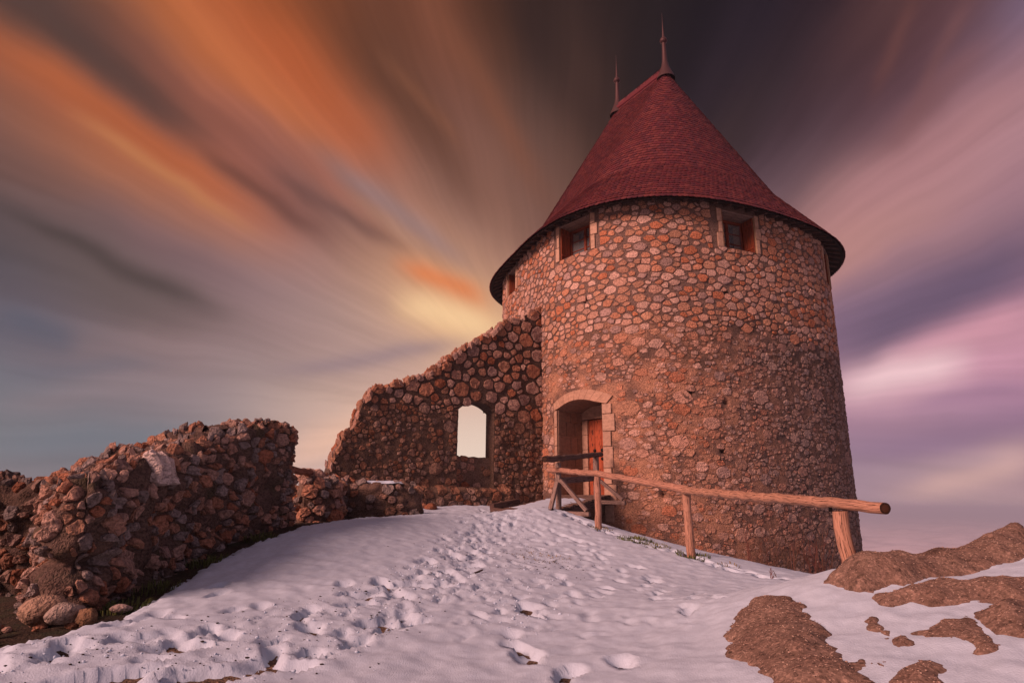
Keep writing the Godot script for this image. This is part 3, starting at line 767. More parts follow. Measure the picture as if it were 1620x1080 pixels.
# bare conglomerate bedrock: a low dome over an outline on the ground
func outcrop(outline: Array, rise: float, label: String, peaks := [], category := "rock outcrop", grp := "") -> void:
	var lo := Vector2(1e9, 1e9)
	var hi := -lo
	for q in outline:
		lo = lo.min(q)
		hi = hi.max(q)
	lo -= Vector2(0.2, 0.2)
	hi += Vector2(0.2, 0.2)
	var step := 0.018 if (hi - lo).length() < 1.2 else 0.024
	var cols := int((hi.x - lo.x) / step) + 2
	var rows := int((hi.y - lo.y) / step) + 2
	var p := PackedVector3Array()
	var keep := PackedByteArray()
	keep.resize((cols - 1) * (rows - 1))
	var sds := PackedFloat32Array()
	var cc := PackedColorArray()
	var ring := outline.duplicate()
	ring.append(outline[0])
	var poly := PackedVector2Array(outline)
	var centre := Vector3((lo.x + hi.x) * 0.5, land((lo.x + hi.x) * 0.5, (lo.y + hi.y) * 0.5), (lo.y + hi.y) * 0.5)
	for j in rows:
		for i in cols:
			var q := lo + Vector2(i, j) * step
			var sd := absf(to_polyline(q, ring))
			if not Geometry2D.is_point_in_polygon(q, poly):
				sd = -sd
			sd += 0.055 * noise.get_noise_2d(q.x * 4.5, q.y * 4.5) + 0.012 * noise.get_noise_2d(q.x * 13.0 + 5.0, q.y * 13.0)
			var h := rise * (1.0 - exp(-maxf(sd, 0.0) / 0.16)) if sd > 0.0 else sd * 0.7
			for k in peaks:
				h += k[2] * exp(-(q - Vector2(k[0], k[1])).length_squared() / (k[3] * k[3])) * smoothstep(-0.05, 0.1, sd)
			h += 0.035 * noise.get_noise_2d(q.x * 2.4, q.y * 2.4 + 31.0) * smoothstep(0.0, 0.2, sd) + 0.004 * noise.get_noise_2d(q.x * 6.0, q.y * 6.0) * smoothstep(-0.02, 0.12, sd) + 0.0016 * rough.get_noise_2d(q.x * 12.0, q.y * 12.0)
			p.append(Vector3(q.x, land(q.x, q.y) + 0.004 + h, q.y) - centre)
			sds.append(sd)
			var k2 := 0.5 + 0.5 * noise.get_noise_2d(q.x * 3.5 + 60.0, q.y * 3.5)
			var sp := 0.78 + 0.45 * smoothstep(-0.3, 0.5, rough.get_noise_2d(q.x * 14.0 + 9.0, q.y * 14.0))
			cc.append(Color(0.28, 0.17, 0.128).lerp(Color(0.44, 0.285, 0.215), k2) * lerpf(0.85, 1.1, sp - 0.4) * (1.0 - 0.45 * smoothstep(0.045, 0.0, absf(noise.get_noise_2d(q.x * 1.7 + 80.0, q.y * 2.6)))))
	for j in rows - 1:
		for i in cols - 1:
			var a := j * cols + i
			keep[j * (cols - 1) + i] = 1 if maxf(maxf(sds[a], sds[a + 1]), maxf(sds[a + cols], sds[a + cols + 1])) > -0.13 else 0
	var m := grid_mesh(p, cols, rows, keep, cc)
	var o := put("rock_outcrop", m, M.rock)
	o.position = centre
	tag(o, label, category, grp)
	# grit and pebbles standing proud of the weathered face
	var gm := SphereMesh.new()
	gm.radius = 1.0
	gm.height = 1.5
	gm.radial_segments = 7
	gm.rings = 3
	for shade in 2:
		var xf := []
		for k in int(cols * rows * step * step * 900.0):
			var at := rng.randi() % p.size()
			if sds[at] < 0.012:
				continue
			var r := 0.0022 + 0.0045 * pow(rng.randf(), 3.0)
			xf.append(Transform3D(Basis.from_euler(Vector3(rng.randf() * 6.0, rng.randf() * 6.0, 0.0)).scaled(Vector3(r * rng.randf_range(0.8, 1.5), r * 0.8, r)), p[at] + Vector3(rng.randf_range(-0.01, 0.01), 0.0, rng.randf_range(-0.01, 0.01))))
		var mm := MultiMesh.new()
		mm.transform_format = MultiMesh.TRANSFORM_3D
		mm.mesh = gm
		mm.instance_count = xf.size()
		for i in xf.size():
			mm.set_instance_transform(i, xf[i])
		if xf.is_empty():
			continue
		var grit := MultiMeshInstance3D.new()
		grit.name = "grit" if shade == 0 else "grit_001"
		grit.multimesh = mm
		grit.material_override = M.pale_grit if shade == 0 else M.dark_grit
		grit.set_meta("kind", "stuff")
		o.add_child(grit)

# ---------------------------------------------------------------- rubble masonry
# Stones are cells of a power diagram over the unrolled face, shrunk by the joint; returns [centre, outline, radius].
func lay_stones(lo: Vector2, hi: Vector2, size: Callable, allowed: Callable, gap: Callable, rects: Array, squash := 1.25, seeds := [], loose := 1.3, most := 0.5) -> Array:
	var cell := most
	var grid := {}
	var sites := []
	for s in seeds:
		sites.append([Vector2(s[0], s[1] * squash), s[2]])
	var area := (hi.x - lo.x) * (hi.y - lo.y) * squash
	var tries := 0
	var fails := 0
	var budget := int(area / 0.0022)
	for s in sites:
		var key0 := Vector2i((s[0] / cell).floor())
		if not grid.has(key0):
			grid[key0] = []
		grid[key0].append(s)
	while tries < budget and fails < 900:
		tries += 1
		var u := rng.randf_range(lo.x, hi.x)
		var v := rng.randf_range(lo.y, hi.y)
		if not allowed.call(u, v):
			continue
		var r: float = size.call(u, v) * rng.randf_range(0.6, 1.35) * (1.0 - 0.25 * minf(1.0, float(tries) / budget * 1.5))
		var q := Vector2(u, v * squash)
		var key := Vector2i((q / cell).floor())
		var ok := true
		for i in range(-1, 2):
			for j in range(-1, 2):
				for o in grid.get(key + Vector2i(i, j), []):
					if (o[0] - q).length() < (o[1] + r) * 0.88:
						ok = false
						break
				if not ok:
					break
			if not ok:
				break
		if not ok:
			fails += 1
			continue
		fails = 0
		var s := [q, r]
		if not grid.has(key):
			grid[key] = []
		grid[key].append(s)
		sites.append(s)
	var out := []
	for s in sites:
		var q: Vector2 = s[0]
		var r: float = s[1]
		var g: float = gap.call(q.x, q.y / squash)
		var poly := PackedVector2Array()
		var lim := r * (loose if r > 0.1 else maxf(loose, 1.36))
		var spin := rng.randf() * TAU
		var spin2 := rng.randf_range(-0.35, 0.35)
		var nv := 7 + rng.randi() % 3
		for k in nv:
			var a := spin + TAU * (k + rng.randf_range(-0.25, 0.25)) / nv
			var sq := pow(maxf(absf(cos(a - spin2)), absf(sin(a - spin2))), -0.75)      # blocky rather than round
			poly.append(q + Vector2(cos(a), sin(a)) * lim * 0.86 * sq * rng.randf_range(0.8, 1.06))
		var key := Vector2i((q / cell).floor())
		for i in range(-1, 2):
			for j in range(-1, 2):
				for o in grid.get(key + Vector2i(i, j), []):
					var d: Vector2 = o[0] - q
					var l := d.length()
					if l < 1e-5 or l > lim + o[1] * 1.5 + 0.1:
						continue
					var at: float = (l * l + r * r - o[1] * o[1]) / (2.0 * l) - g
					poly = _cut(poly, q + d / l * at, d / l)
		for b in rects:       # dressed openings: keep off them
			var c := Vector2(b[0] + b[1], (b[2] + b[3]) * squash) * 0.5
			var hsz := Vector2(b[1] - b[0], (b[3] - b[2]) * squash) * 0.5
			var d := q - c
			if absf(d.x) - hsz.x > absf(d.y) - hsz.y:
				poly = _cut(poly, Vector2(c.x + signf(d.x) * (hsz.x + 0.012), 0), Vector2(-signf(d.x), 0))
			else:
				poly = _cut(poly, Vector2(0, c.y + signf(d.y) * (hsz.y + 0.012)), Vector2(0, -signf(d.y)))
		if poly.size() < 3:
			continue
		# knock the corners off, twice, unevenly
		for pass_ in 1:
			var cut := PackedVector2Array()
			for k in poly.size():
				var a := poly[k]
				var b := poly[(k + 1) % poly.size()]
				if (b - a).length() < r * 0.12:
					cut.append((a + b) * 0.5)
				else:
					cut.append(a.lerp(b, rng.randf_range(0.05, 0.2)))
					cut.append(a.lerp(b, rng.randf_range(0.8, 0.95)))
			poly = cut
		if poly.size() < 4:
			continue
		var cen := Vector2.ZERO
		for k in poly.size():
			poly[k] += Vector2(rng.randf_range(-0.07, 0.07), rng.randf_range(-0.07, 0.07)) * r
			poly[k] = Vector2(poly[k].x, poly[k].y / squash)
			cen += poly[k]
		cen /= poly.size()
		var rr := 0.0
		for p in poly:
			rr += (p - cen).length()
		rr /= poly.size()
		if rr < 0.018:
			continue
		out.append([cen, poly, rr])
	return out

func _cut(poly: PackedVector2Array, at: Vector2, n: Vector2) -> PackedVector2Array:   # keep the side against n
	var out := PackedVector2Array()
	var m := poly.size()
	for k in m:
		var a := poly[k]
		var b := poly[(k + 1) % m]
		var da := (a - at).dot(n)
		var db := (b - at).dot(n)
		if da <= 0.0:
			out.append(a)
		if (da < 0.0 and db > 0.0) or (da > 0.0 and db < 0.0):
			out.append(a.lerp(b, da / (da - db)))
	return out

# one stone proud of its bed; «on» maps (u, v, height above the face) to a point
func carve(b: Buf, s: Array, on: Callable, h: float, col: Color, fine := false) -> void:
	var poly: PackedVector2Array = s[1]
	var c: Vector2 = s[0]
	var m := poly.size()
	var tilt := Vector2(rng.randf_range(-0.3, 0.3), rng.randf_range(-0.3, 0.3)) * h / maxf(s[2], 0.03)
	var rings := []
	var shape := [[1.015, -0.05], [0.985, 0.5], [0.89, 0.95], [0.45, 1.0]] if fine else [[1.015, -0.05], [0.97, 0.7], [0.84, 1.0]]
	var cols := []
	for r in shape:
		var ring := []
		var rc := []
		for p in poly:
			var d := p - c
			var q: Vector2 = c + d * r[0] * (1.0 + (rng.randf_range(-0.05, 0.05) if r[0] < 1.0 else 0.0))
			var hh: float = -0.045 if r[1] < 0.0 else h * r[1] * rng.randf_range(0.8, 1.2) + d.dot(tilt) * r[0] * r[1]
			if r[1] > 0.0:
				hh = maxf(hh, 0.003)
			ring.append(on.call(q.x, q.y, hh))
			rc.append(col * rng.randf_range(0.88, 1.1))
		rings.append(ring)
		cols.append(rc)
	var top: Vector3 = on.call(c.x, c.y, h * rng.randf_range(0.95, 1.12))
	var root: Vector3 = on.call(c.x, c.y, -0.12)
	for i in rings.size() - 1:
		for k in m:
			var k2 := (k + 1) % m
			var mid: Vector3 = (rings[i][k] + rings[i + 1][k2]) * 0.5 - root
			b.tri(rings[i][k], rings[i][k2], rings[i + 1][k2], mid, cols[i][k], cols[i][k2], cols[i + 1][k2])
			b.tri(rings[i][k], rings[i + 1][k2], rings[i + 1][k], mid, cols[i][k], cols[i + 1][k2], cols[i + 1][k])
	var last := rings.size() - 1
	for k in m:
		var k2 := (k + 1) % m
		b.tri(rings[last][k], rings[last][k2], top, top - root, cols[last][k], cols[last][k2], col)

const TONES := [Color(0.60, 0.315, 0.20), Color(0.64, 0.36, 0.26), Color(0.56, 0.21, 0.11), Color(0.48, 0.31, 0.26), Color(0.68, 0.43, 0.335), Color(0.50, 0.26, 0.17), Color(0.60, 0.275, 0.165)]

func tone() -> Color:
	return TONES[[0, 1, 1, 4, 2, 3, 4, 5, 6, 6][rng.randi() % 10]] * rng.randf_range(0.82, 1.12)

# lay the stones of a face: the largest in view become parts named stone, the rest one part
func masonry(parent: Node, stones: Array, on: Callable, relief: Callable, color: Callable, fine := false, limit := 300) -> void:
	var order := []
	for k in stones.size():
		var s: Array = stones[k]
		var p: Vector3 = on.call(s[0].x, s[0].y, 0.0)
		var n: Vector3 = (on.call(s[0].x, s[0].y, 0.1) - p) / 0.1
		var face := n.dot(-p.normalized())
		order.append([s[2] * s[2] * maxf(face, 0.0) / p.length_squared(), k])
	order.sort_custom(func(a, b): return a[0] > b[0] if a[0] != b[0] else a[1] < b[1])
	var rest := Buf.new()
	for i in order.size():
		var s: Array = stones[order[i][1]]
		var h: float = relief.call(s)
		if h <= 0.0:
			continue
		var col: Color = color.call(s)
		if i < limit and order[i][0] > 0.0:
			var b := Buf.new()
			carve(b, s, on, h, col, fine)
			var at: Vector3 = on.call(s[0].x, s[0].y, 0.0)
			var o := MeshInstance3D.new()
			o.mesh = b.shifted(at)
			o.material_override = M.stone
			o.name = "stone" if not parent.has_node("stone") else "stone_%03d" % i
			parent.add_child(o, true)
			o.position = at - world_of(parent)
		else:
			carve(rest, s, on, h, col, false)
	if rest.v.size():
		put("small_stones", rest.mesh(), M.stone, parent, "stuff")

# ---------------------------------------------------------------- the tower
func girth(t: float) -> float:
	return 1.0 - 0.024 * cos(2 * t) + 0.026 * sin(2 * t) + 0.045 * cos(3 * t) - 0.013 * sin(3 * t) + 0.009 * cos(4 * t) + 0.018 * sin(4 * t) - 0.009 * cos(5 * t) - 0.005 * sin(5 * t)

func tower_at(t: float, y: float, off := 0.0) -> Vector3:
	var r := (TOWER_R - 0.005 * (EAVE_Y - y)) * girth(t) + off
	return Vector3(TOWER.x + r * cos(t), y, TOWER.y + r * sin(t))

func on_tower(u: float, v: float, h: float) -> Vector3:
	return tower_at(u / TOWER_R, v, h + tower_swell(u, v))

func tower_swell(u: float, y: float) -> float:
	var old := smoothstep(4.6, 3.9, y + 0.25 * noise.get_noise_2d(u * 1.5, 3.0))
	return 0.012 * noise.get_noise_2d(u * 2.0, y * 2.0) + old * (0.02 * noise.get_noise_2d(u * 5.0, y * 7.0 + 9.0) + 0.020 * noise.get_noise_2d(u * 14.0, y * 19.0))

# windows and door: bearing from, to; height from, to
const OPENINGS := [[2.078, 2.280, 6.50, 7.50], [1.247, 1.450, 6.40, 7.44], [2.885, 3.060, 6.66, 7.46], [0.46, 0.60, 6.35, 7.46], [2.046, 2.320, 0.05, 2.62]]
const HOLES := [Vector2(1.454, 5.19), Vector2(1.533, 1.28), Vector2(1.502, 2.42), Vector2(1.799, 0.28), Vector2(1.66, 2.62), Vector2(2.12, 5.15)]

func tower_mortar(u: float, y: float) -> Color:
	var k := 0.5 + 0.5 * noise.get_noise_2d(u * 1.1, y * 1.3 + 40.0)
	var f := 0.5 + 0.5 * noise.get_noise_2d(u * 5.0, y * 5.0)
	var edge := y + 0.5 * noise.get_noise_2d(u * 0.9, 3.0) + 0.25 * noise.get_noise_2d(u * 2.7, y * 2.0)
	var new_ := Color(0.19, 0.12, 0.095).lerp(Color(0.26, 0.165, 0.13), f)
	var old := Color(0.20, 0.12, 0.092).lerp(Color(0.52, 0.275, 0.175), smoothstep(0.30, 0.72, k * 0.75 + f * 0.3))
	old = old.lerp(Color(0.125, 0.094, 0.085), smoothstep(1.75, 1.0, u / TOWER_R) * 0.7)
	var c := old.lerp(new_, smoothstep(4.15, 4.6, edge))
	# a band of dark weathering where the old masonry was built up
	var band := smoothstep(2.9, 3.7, edge) * smoothstep(4.9, 4.2, edge) * smoothstep(-0.3, 0.15, noise.get_noise_2d(u * 0.8 + 20.0, y * 1.5))
	return c.lerp(Color(0.13, 0.083, 0.064), band * 0.7)

func make_tower() -> void:
	var base := Vector3(TOWER.x, -0.6, TOWER.y)
	var tower := thing("stone_tower", base, "round rubble stone tower with dark red tiled roof and two finials", "tower")
	# wall: a fine grid in view, coarser round the back, with holes for the openings
	var ts := []
	var t := -PI * 0.5
	while t < PI * 1.5:
		ts.append(t)
		t += 0.011 if t > 0.1 and t < 3.5 else 0.06
	ts.append(PI * 1.5)
	var ys := []
	var y := -3.6
	while y < 7.6:
		ys.append(y)
		y += 0.06
	ys.append(7.6)
	for o in OPENINGS:
		ts.append(o[0]); ts.append(o[1]); ys.append(o[2]); ys.append(o[3])
	ts.sort()
	ys.sort()
	var p := PackedVector3Array()
	var cc := PackedColorArray()
	for yy in ys:
		for tt in ts:
			var u: float = tt * TOWER_R
			var dent := 0.0
			for q in HOLES:
				var d := Vector2((tt - q.x) * TOWER_R, yy - q.y).length()
				dent += 0.2 * smoothstep(0.07, 0.025, d)
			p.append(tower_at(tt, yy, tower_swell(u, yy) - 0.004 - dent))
			cc.append(tower_mortar(u, yy))
	var keep := PackedByteArray()
	for j in ys.size() - 1:
		for i in ts.size() - 1:
			var a: float = (ts[i] + ts[i + 1]) * 0.5
			var b: float = (ys[j] + ys[j + 1]) * 0.5
			var k := 1
			for o in OPENINGS:
				if a > o[0] and a < o[1] and b > o[2] and b < o[3]:
					k = 0
			keep.append(k)
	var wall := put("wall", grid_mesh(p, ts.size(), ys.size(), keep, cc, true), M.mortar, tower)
	var rects := []
	var mw := [[0.24, 0.24, 0.0, 0.3], [0.22, 0.30, 0.0, 0.3], [0.16, 0.12, 0.0, 0.3], [0.1, 0.1, 0.0, 0.3], [0.36, 0.17, 0.6, 0.28]]
	for k in OPENINGS.size():
		var o: Array = OPENINGS[k]
		rects.append([o[0] * TOWER_R - mw[k][0], o[1] * TOWER_R + mw[k][1], o[2] - mw[k][2], o[3] + mw[k][3]])
	var size := func(u, v):
		if rng.randf() < smoothstep(3.7, 4.7, v + 0.5 * noise.get_noise_2d(u * 0.9, 3.0)):
			return 0.135
		return lerpf(0.06, 0.21, pow(rng.randf(), 1.7))
	var allowed := func(u, v):
		for r in rects:
			if u > r[0] - 0.02 and u < r[1] + 0.02 and v > r[2] - 0.02 and v < r[3] + 0.02:
				return false
		for q in HOLES:
			if Vector2(u - q.x * TOWER_R, v - q.y).length() < 0.1:
				return false
		return true
	var gap := func(u, v): return 0.012 + 0.014 * rng.randf() if v > 4.2 else 0.006 + 0.012 * rng.randf()
	var stones := lay_stones(Vector2(0.15 * TOWER_R, -2.6), Vector2(3.45 * TOWER_R, 7.52), size, allowed, gap, rects, 1.42, [], 1.24)
	var relief := func(s):
		var v: float = s[0].y
		if v > 4.3:
			return rng.randf_range(0.008, 0.026)
		var bare := (0.10 + 0.25 * smoothstep(-0.1, 0.3, noise.get_noise_2d(s[0].x * 0.9, 5.0))) if v > 3.5 else 0.06 + 0.45 * smoothstep(0.0, 0.5, noise.get_noise_2d(s[0].x * 1.1, v * 1.3 + 40.0))
		if rng.randf() < bare and s[2] < 0.11:
			return 0.0
		return rng.randf_range(0.003, 0.014) + (0.006 if s[2] > 0.11 else 0.0)
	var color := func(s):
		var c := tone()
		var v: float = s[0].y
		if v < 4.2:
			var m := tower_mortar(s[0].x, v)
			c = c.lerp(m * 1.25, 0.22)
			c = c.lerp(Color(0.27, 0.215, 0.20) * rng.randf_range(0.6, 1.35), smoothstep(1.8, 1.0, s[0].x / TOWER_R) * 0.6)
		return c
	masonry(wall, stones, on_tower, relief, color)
	for k in 4:
		make_window(tower, OPENINGS[k], [true, false, false, true][k], [false, true, false, false][k])
	make_doorway(tower)
	make_roof(tower)

func block(b: Buf, t0: float, t1: float, y0: float, y1: float, proud: float, col: Color) -> void:   # a dressed stone let into the tower face
	var g := 0.007
	var a0 := t0 + g / TOWER_R
	var a1 := t1 - g / TOWER_R
	var f := []
	var k := []
	for q in [[a0, y0 + g], [a1, y0 + g], [a1, y1 - g], [a0, y1 - g]]:
		k.append(tower_at(q[0], q[1], -0.12))
		f.append(tower_at(q[0], q[1], proud))
	var c := tower_at((a0 + a1) * 0.5, (y0 + y1) * 0.5, proud + 0.003)
	var n := c - tower_at((a0 + a1) * 0.5, (y0 + y1) * 0.5, 0.0)
	var inner := []
	for q in f:
		inner.append((q as Vector3).lerp(c, 0.06) + n * 0.0)
	for i in 4:
		var j := (i + 1) % 4
		f[i] = f[i] - n.normalized() * 0.008
	for i in 4:
		var j := (i + 1) % 4
		b.quad(k[i], k[j], f[j], f[i], (f[i] + f[j]) * 0.5 - c, col * 0.95)
		b.quad(f[i], f[j], inner[j], inner[i], n, col)
	b.quad(inner[0], inner[1], inner[2], inner[3], n, col)

func make_window(tower: Node3D, o: Array, shutter_left: bool, shutter_right: bool) -> void:
	var a := tower_at(o[1], 0.0)      # left edge as seen from outside
	var b := tower_at(o[0], 0.0)
	var s := (b - a)
	s.y = 0.0
	var w := s.length()
	s = s.normalized()
	var n := Vector3.UP.cross(s)       # outward
	if n.dot(a - Vector3(TOWER.x, 0, TOWER.y)) < 0.0:
		n = -n
	var mid := (a + b) * 0.5
	var y0: float = o[2]
	var y1: float = o[3]
	var at := func(x, y, d): return mid + s * x + Vector3.UP * y + n * d
	var hw := w * 0.5
	var tone_ := Color(0.46, 0.29, 0.18)
	# reveals, sill and a boarded head
	var rv := Buf.new()
	for e in [-1.0, 1.0]:
		rv.quad(at.call(e * hw, y0 - 0.02, 0.06), at.call(e * hw, y0 - 0.02, -0.75), at.call(e * hw, y1, -0.75), at.call(e * hw, y1, 0.06), -s * e, tone_)
	rv.quad(at.call(-hw, y0, 0.05), at.call(hw, y0, 0.05), at.call(hw, y0, -0.75), at.call(-hw, y0, -0.75), Vector3.UP, tone_ * 0.9)
	var win := put("window", rv.mesh(), M.ashlar, tower)
	var hd := Buf.new()
	for k in 5:
		beam(hd, at.call(-hw, y1 - 0.015, -0.02 - k * 0.15), at.call(hw, y1 - 0.015, -0.02 - k * 0.15), 0.145, 0.03)
	put("head_boards", hd.mesh(), M.grey_wood, win)
	# frame with a middle stile
	var fr := Buf.new()
	var d := -0.42
	var red := Color(0.55, 0.5, 0.5)
	for e in [-1.0, 1.0]:
		beam(fr, at.call(e * (hw - 0.035), y0, d), at.call(e * (hw - 0.035), y1 - 0.03, d), 0.07, 0.08, n, red)
	beam(fr, at.call(0.0, y0 + 0.07, d), at.call(0.0, y1 - 0.1, d), 0.09, 0.07, n, red)
	beam(fr, at.call(-hw + 0.07, y0 + 0.035, d), at.call(hw - 0.07, y0 + 0.035, d), 0.08, 0.07, Vector3.UP, red)
	beam(fr, at.call(-hw + 0.07, y1 - 0.065, d), at.call(hw - 0.07, y1 - 0.065, d), 0.08, 0.07, Vector3.UP, red)
	put("frame", fr.mesh(), M.door, win)
	for e in [-1.0, 1.0]:
		for k in 2:
			var gb := Buf.new()
			var yy := lerpf(y0 + 0.07, y1 - 0.1, (k + 1) / 3.0)
			beam(gb, at.call(e * 0.045, yy, d), at.call(e * (hw - 0.07), yy, d), 0.03, 0.025, Vector3.UP, red, 0.004)
			put("glazing_bar", gb.mesh(), M.door, win)
		for k in 3:
			var pb := Buf.new()
			var ya := lerpf(y0 + 0.07, y1 - 0.1, k / 3.0) + 0.012
			var yb := lerpf(y0 + 0.07, y1 - 0.1, (k + 1) / 3.0) - 0.012
			pb.quad(at.call(e * 0.045, ya, d - 0.002 * k), at.call(e * (hw - 0.07), ya, d - 0.002 * k), at.call(e * (hw - 0.07), yb, d), at.call(e * 0.045, yb, d), n)
			put("pane", pb.mesh(), M.glass, win)
	# shutters folded back on the reveals, three boards and a strap each
	for e in [-1.0, 1.0]:
		if (e < 0.0 and not shutter_left and not shutter_right) or (e < 0.0 and shutter_right):
			pass
		var sh := Buf.new()
		for k in 3:
			var dd := 0.02 - (k + 0.5) * 0.125
			beam(sh, at.call(e * (hw - 0.03), y0 + 0.015, dd), at.call(e * (hw - 0.03), y1 - 0.045, dd), 0.121, 0.035, s * e, Color(1, 1, 1) * (0.62 + 0.08 * k), 0.006)
		for yy in [y0 + 0.17, y1 - 0.22]:
			beam(sh, at.call(e * (hw - 0.055), yy, 0.01), at.call(e * (hw - 0.055), yy, -0.34), 0.018, 0.05, Vector3.UP, Color(0.75, 0.7, 0.7), 0.004)
		put("shutter", sh.mesh(), M.door, win)
	# dressed blocks at both sides
	for e in [0, 1]:
		var yy := y0 - 0.02
		var k := 0
		while yy < y1 - 0.12:
			var hh := [0.40, 0.32, 0.36][k % 3] as float
			hh = minf(hh, y1 + 0.02 - yy)
			var wd := ([0.13, 0.2, 0.14] if e == 0 else [0.17, 0.11, 0.15])[k % 3] as float
			var bl := Buf.new()
			var tint := Color(0.48, 0.30, 0.21) * rng.randf_range(0.85, 1.1)
			if e == 0:
				block(bl, o[0] - wd / TOWER_R, o[0], yy, yy + hh, 0.035, tint)
			else:
				block(bl, o[1], o[1] + wd / TOWER_R, yy, yy + hh, 0.035, tint)
			put("jamb_block", bl.mesh(), M.ashlar, win)
			yy += hh
			k += 1

func make_doorway(tower: Node3D) -> void:
	var o: Array = OPENINGS[4]
	var a := tower_at(o[1], 0.0)
	var b := tower_at(o[0], 0.0)
	var s := b - a
	var w := s.length()
	s = s.normalized()
	var n := Vector3.UP.cross(s)
	if n.dot(a - Vector3(TOWER.x, 0, TOWER.y)) < 0.0:
		n = -n
	var mid := (a + b) * 0.5
	var floor_y := 0.22
	var at := func(x, y, d): return mid + s * x + Vector3.UP * y + n * d
	var hw := w * 0.5
	var spring := 2.42
	var crown := 2.60
	var arch := func(x): return crown - (crown - spring) * (x / hw) * (x / hw)
	var warm := Color(0.50, 0.31, 0.17)
	# the recess: floor slab and a vaulted head, joints of mortar behind the blocks
	var rc := Buf.new()
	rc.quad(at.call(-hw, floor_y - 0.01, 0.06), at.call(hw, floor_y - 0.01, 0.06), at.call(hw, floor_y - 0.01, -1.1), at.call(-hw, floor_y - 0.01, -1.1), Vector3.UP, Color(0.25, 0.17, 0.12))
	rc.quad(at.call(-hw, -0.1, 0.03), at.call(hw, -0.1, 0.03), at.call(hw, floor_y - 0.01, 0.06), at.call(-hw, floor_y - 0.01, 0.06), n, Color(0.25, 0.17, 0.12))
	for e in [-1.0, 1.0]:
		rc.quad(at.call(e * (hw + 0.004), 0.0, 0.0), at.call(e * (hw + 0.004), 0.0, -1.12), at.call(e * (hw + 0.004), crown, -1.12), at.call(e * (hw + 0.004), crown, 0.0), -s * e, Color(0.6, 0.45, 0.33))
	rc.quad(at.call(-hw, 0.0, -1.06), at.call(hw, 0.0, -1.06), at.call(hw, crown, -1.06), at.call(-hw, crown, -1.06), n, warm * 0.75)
	var nseg := 12
	for k in nseg:
		var x0 := lerpf(-hw, hw, float(k) / nseg)
		var x1 := lerpf(-hw, hw, float(k + 1) / nseg)
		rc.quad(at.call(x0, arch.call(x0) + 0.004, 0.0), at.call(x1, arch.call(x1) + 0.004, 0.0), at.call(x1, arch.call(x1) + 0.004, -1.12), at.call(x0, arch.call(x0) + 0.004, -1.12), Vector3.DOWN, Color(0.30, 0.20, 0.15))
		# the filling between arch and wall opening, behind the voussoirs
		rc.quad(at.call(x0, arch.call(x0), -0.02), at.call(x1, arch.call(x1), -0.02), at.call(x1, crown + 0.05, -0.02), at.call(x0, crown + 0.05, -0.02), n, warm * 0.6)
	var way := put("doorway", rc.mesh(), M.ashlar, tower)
	# coursed blocks of the two reveals
	for e in [-1.0, 1.0]:
		var yy := floor_y
		var row := 0
		while yy < spring - 0.05:
			var hh: float = [0.36, 0.42, 0.33, 0.44, 0.38, 0.30][row % 6]
			hh = minf(hh, spring - yy)
			var cuts := [0.0, 0.30, 0.62, 1.04] if row % 2 == 0 else [0.0, 0.46, 0.72, 1.04]
			for k in 3:
				var bl := Buf.new()
				ashlar(bl, at, e * (hw - 0.002), yy, yy + hh, -cuts[k], -cuts[k + 1], -s * e, Color(0.34, 0.21, 0.145) * rng.randf_range(0.75, 1.05))
				put("block", bl.mesh(), M.ashlar, way)
			yy += hh
			row += 1
	# inner jambs and lintel round the door
	var db := -0.98
	for e in [-1.0, 1.0]:
		var yy := floor_y
		var row := 0
		while yy < 2.2:
			var hh: float = [0.42, 0.36, 0.46, 0.38][row % 4]
			hh = minf(hh, 2.24 - yy)
			var bl := Buf.new()
			var wd: float = 0.2
			beam(bl, at.call(e * (hw - wd * 0.5), yy + 0.005, db), at.call(e * (hw - wd * 0.5), yy + hh - 0.005, db), wd - 0.008, 0.16, n, Color(0.48, 0.29, 0.205) * rng.randf_range(0.85, 1.1), 0.012)
			bl.t.clear()
			put("jamb_block", bl.mesh(), M.ashlar, way)
			yy += hh
			row += 1
	for k in 3:
		var bl := Buf.new()
		var x0 := lerpf(-hw, hw, [0.0, 0.3, 0.72][k]) + 0.004
		var x1 := lerpf(-hw, hw, [0.3, 0.72, 1.0][k]) - 0.004
		beam(bl, at.call(x0, 2.42, db), at.call(x1, 2.42, db), 0.16, 0.34, Vector3.UP, Color(0.48, 0.29, 0.205) * rng.randf_range(0.85, 1.1), 0.012)
		bl.t.clear()
		put("lintel_block", bl.mesh(), M.ashlar, way)
	# outer jambs
	for e in [0, 1]:
		var yy := -0.35
		var row := 0
		while yy < spring - 0.02:
			var hh: float = ([0.40, 0.46, 0.38, 0.50, 0.36, 0.42, 0.34] if e == 0 else [0.5, 0.44, 0.52, 0.4, 0.48, 0.45, 0.4])[row % 7]
			hh = minf(hh, spring - yy)
			if spring - yy - hh < 0.12:
				hh = spring - yy
			var bl := Buf.new()
			var tint := Color(0.47, 0.29, 0.205) * rng.randf_range(0.86, 1.08)
			if e == 0:
				var wd: float = [0.22, 0.30, 0.20, 0.25, 0.21, 0.31, 0.24][row % 7]
				block(bl, o[0] - wd / TOWER_R, o[0], yy, yy + hh, 0.035, tint)
			else:
				block(bl, o[1], o[1] + 0.13 / TOWER_R, yy, yy + hh, 0.035, tint)
			put("jamb_block", bl.mesh(), M.ashlar, way)
			yy += hh
			row += 1
	# the arch of wedge stones
	var nv := 9
	var t0: float = o[1] + 0.15 / TOWER_R
	var t1: float = o[0] - 0.28 / TOWER_R
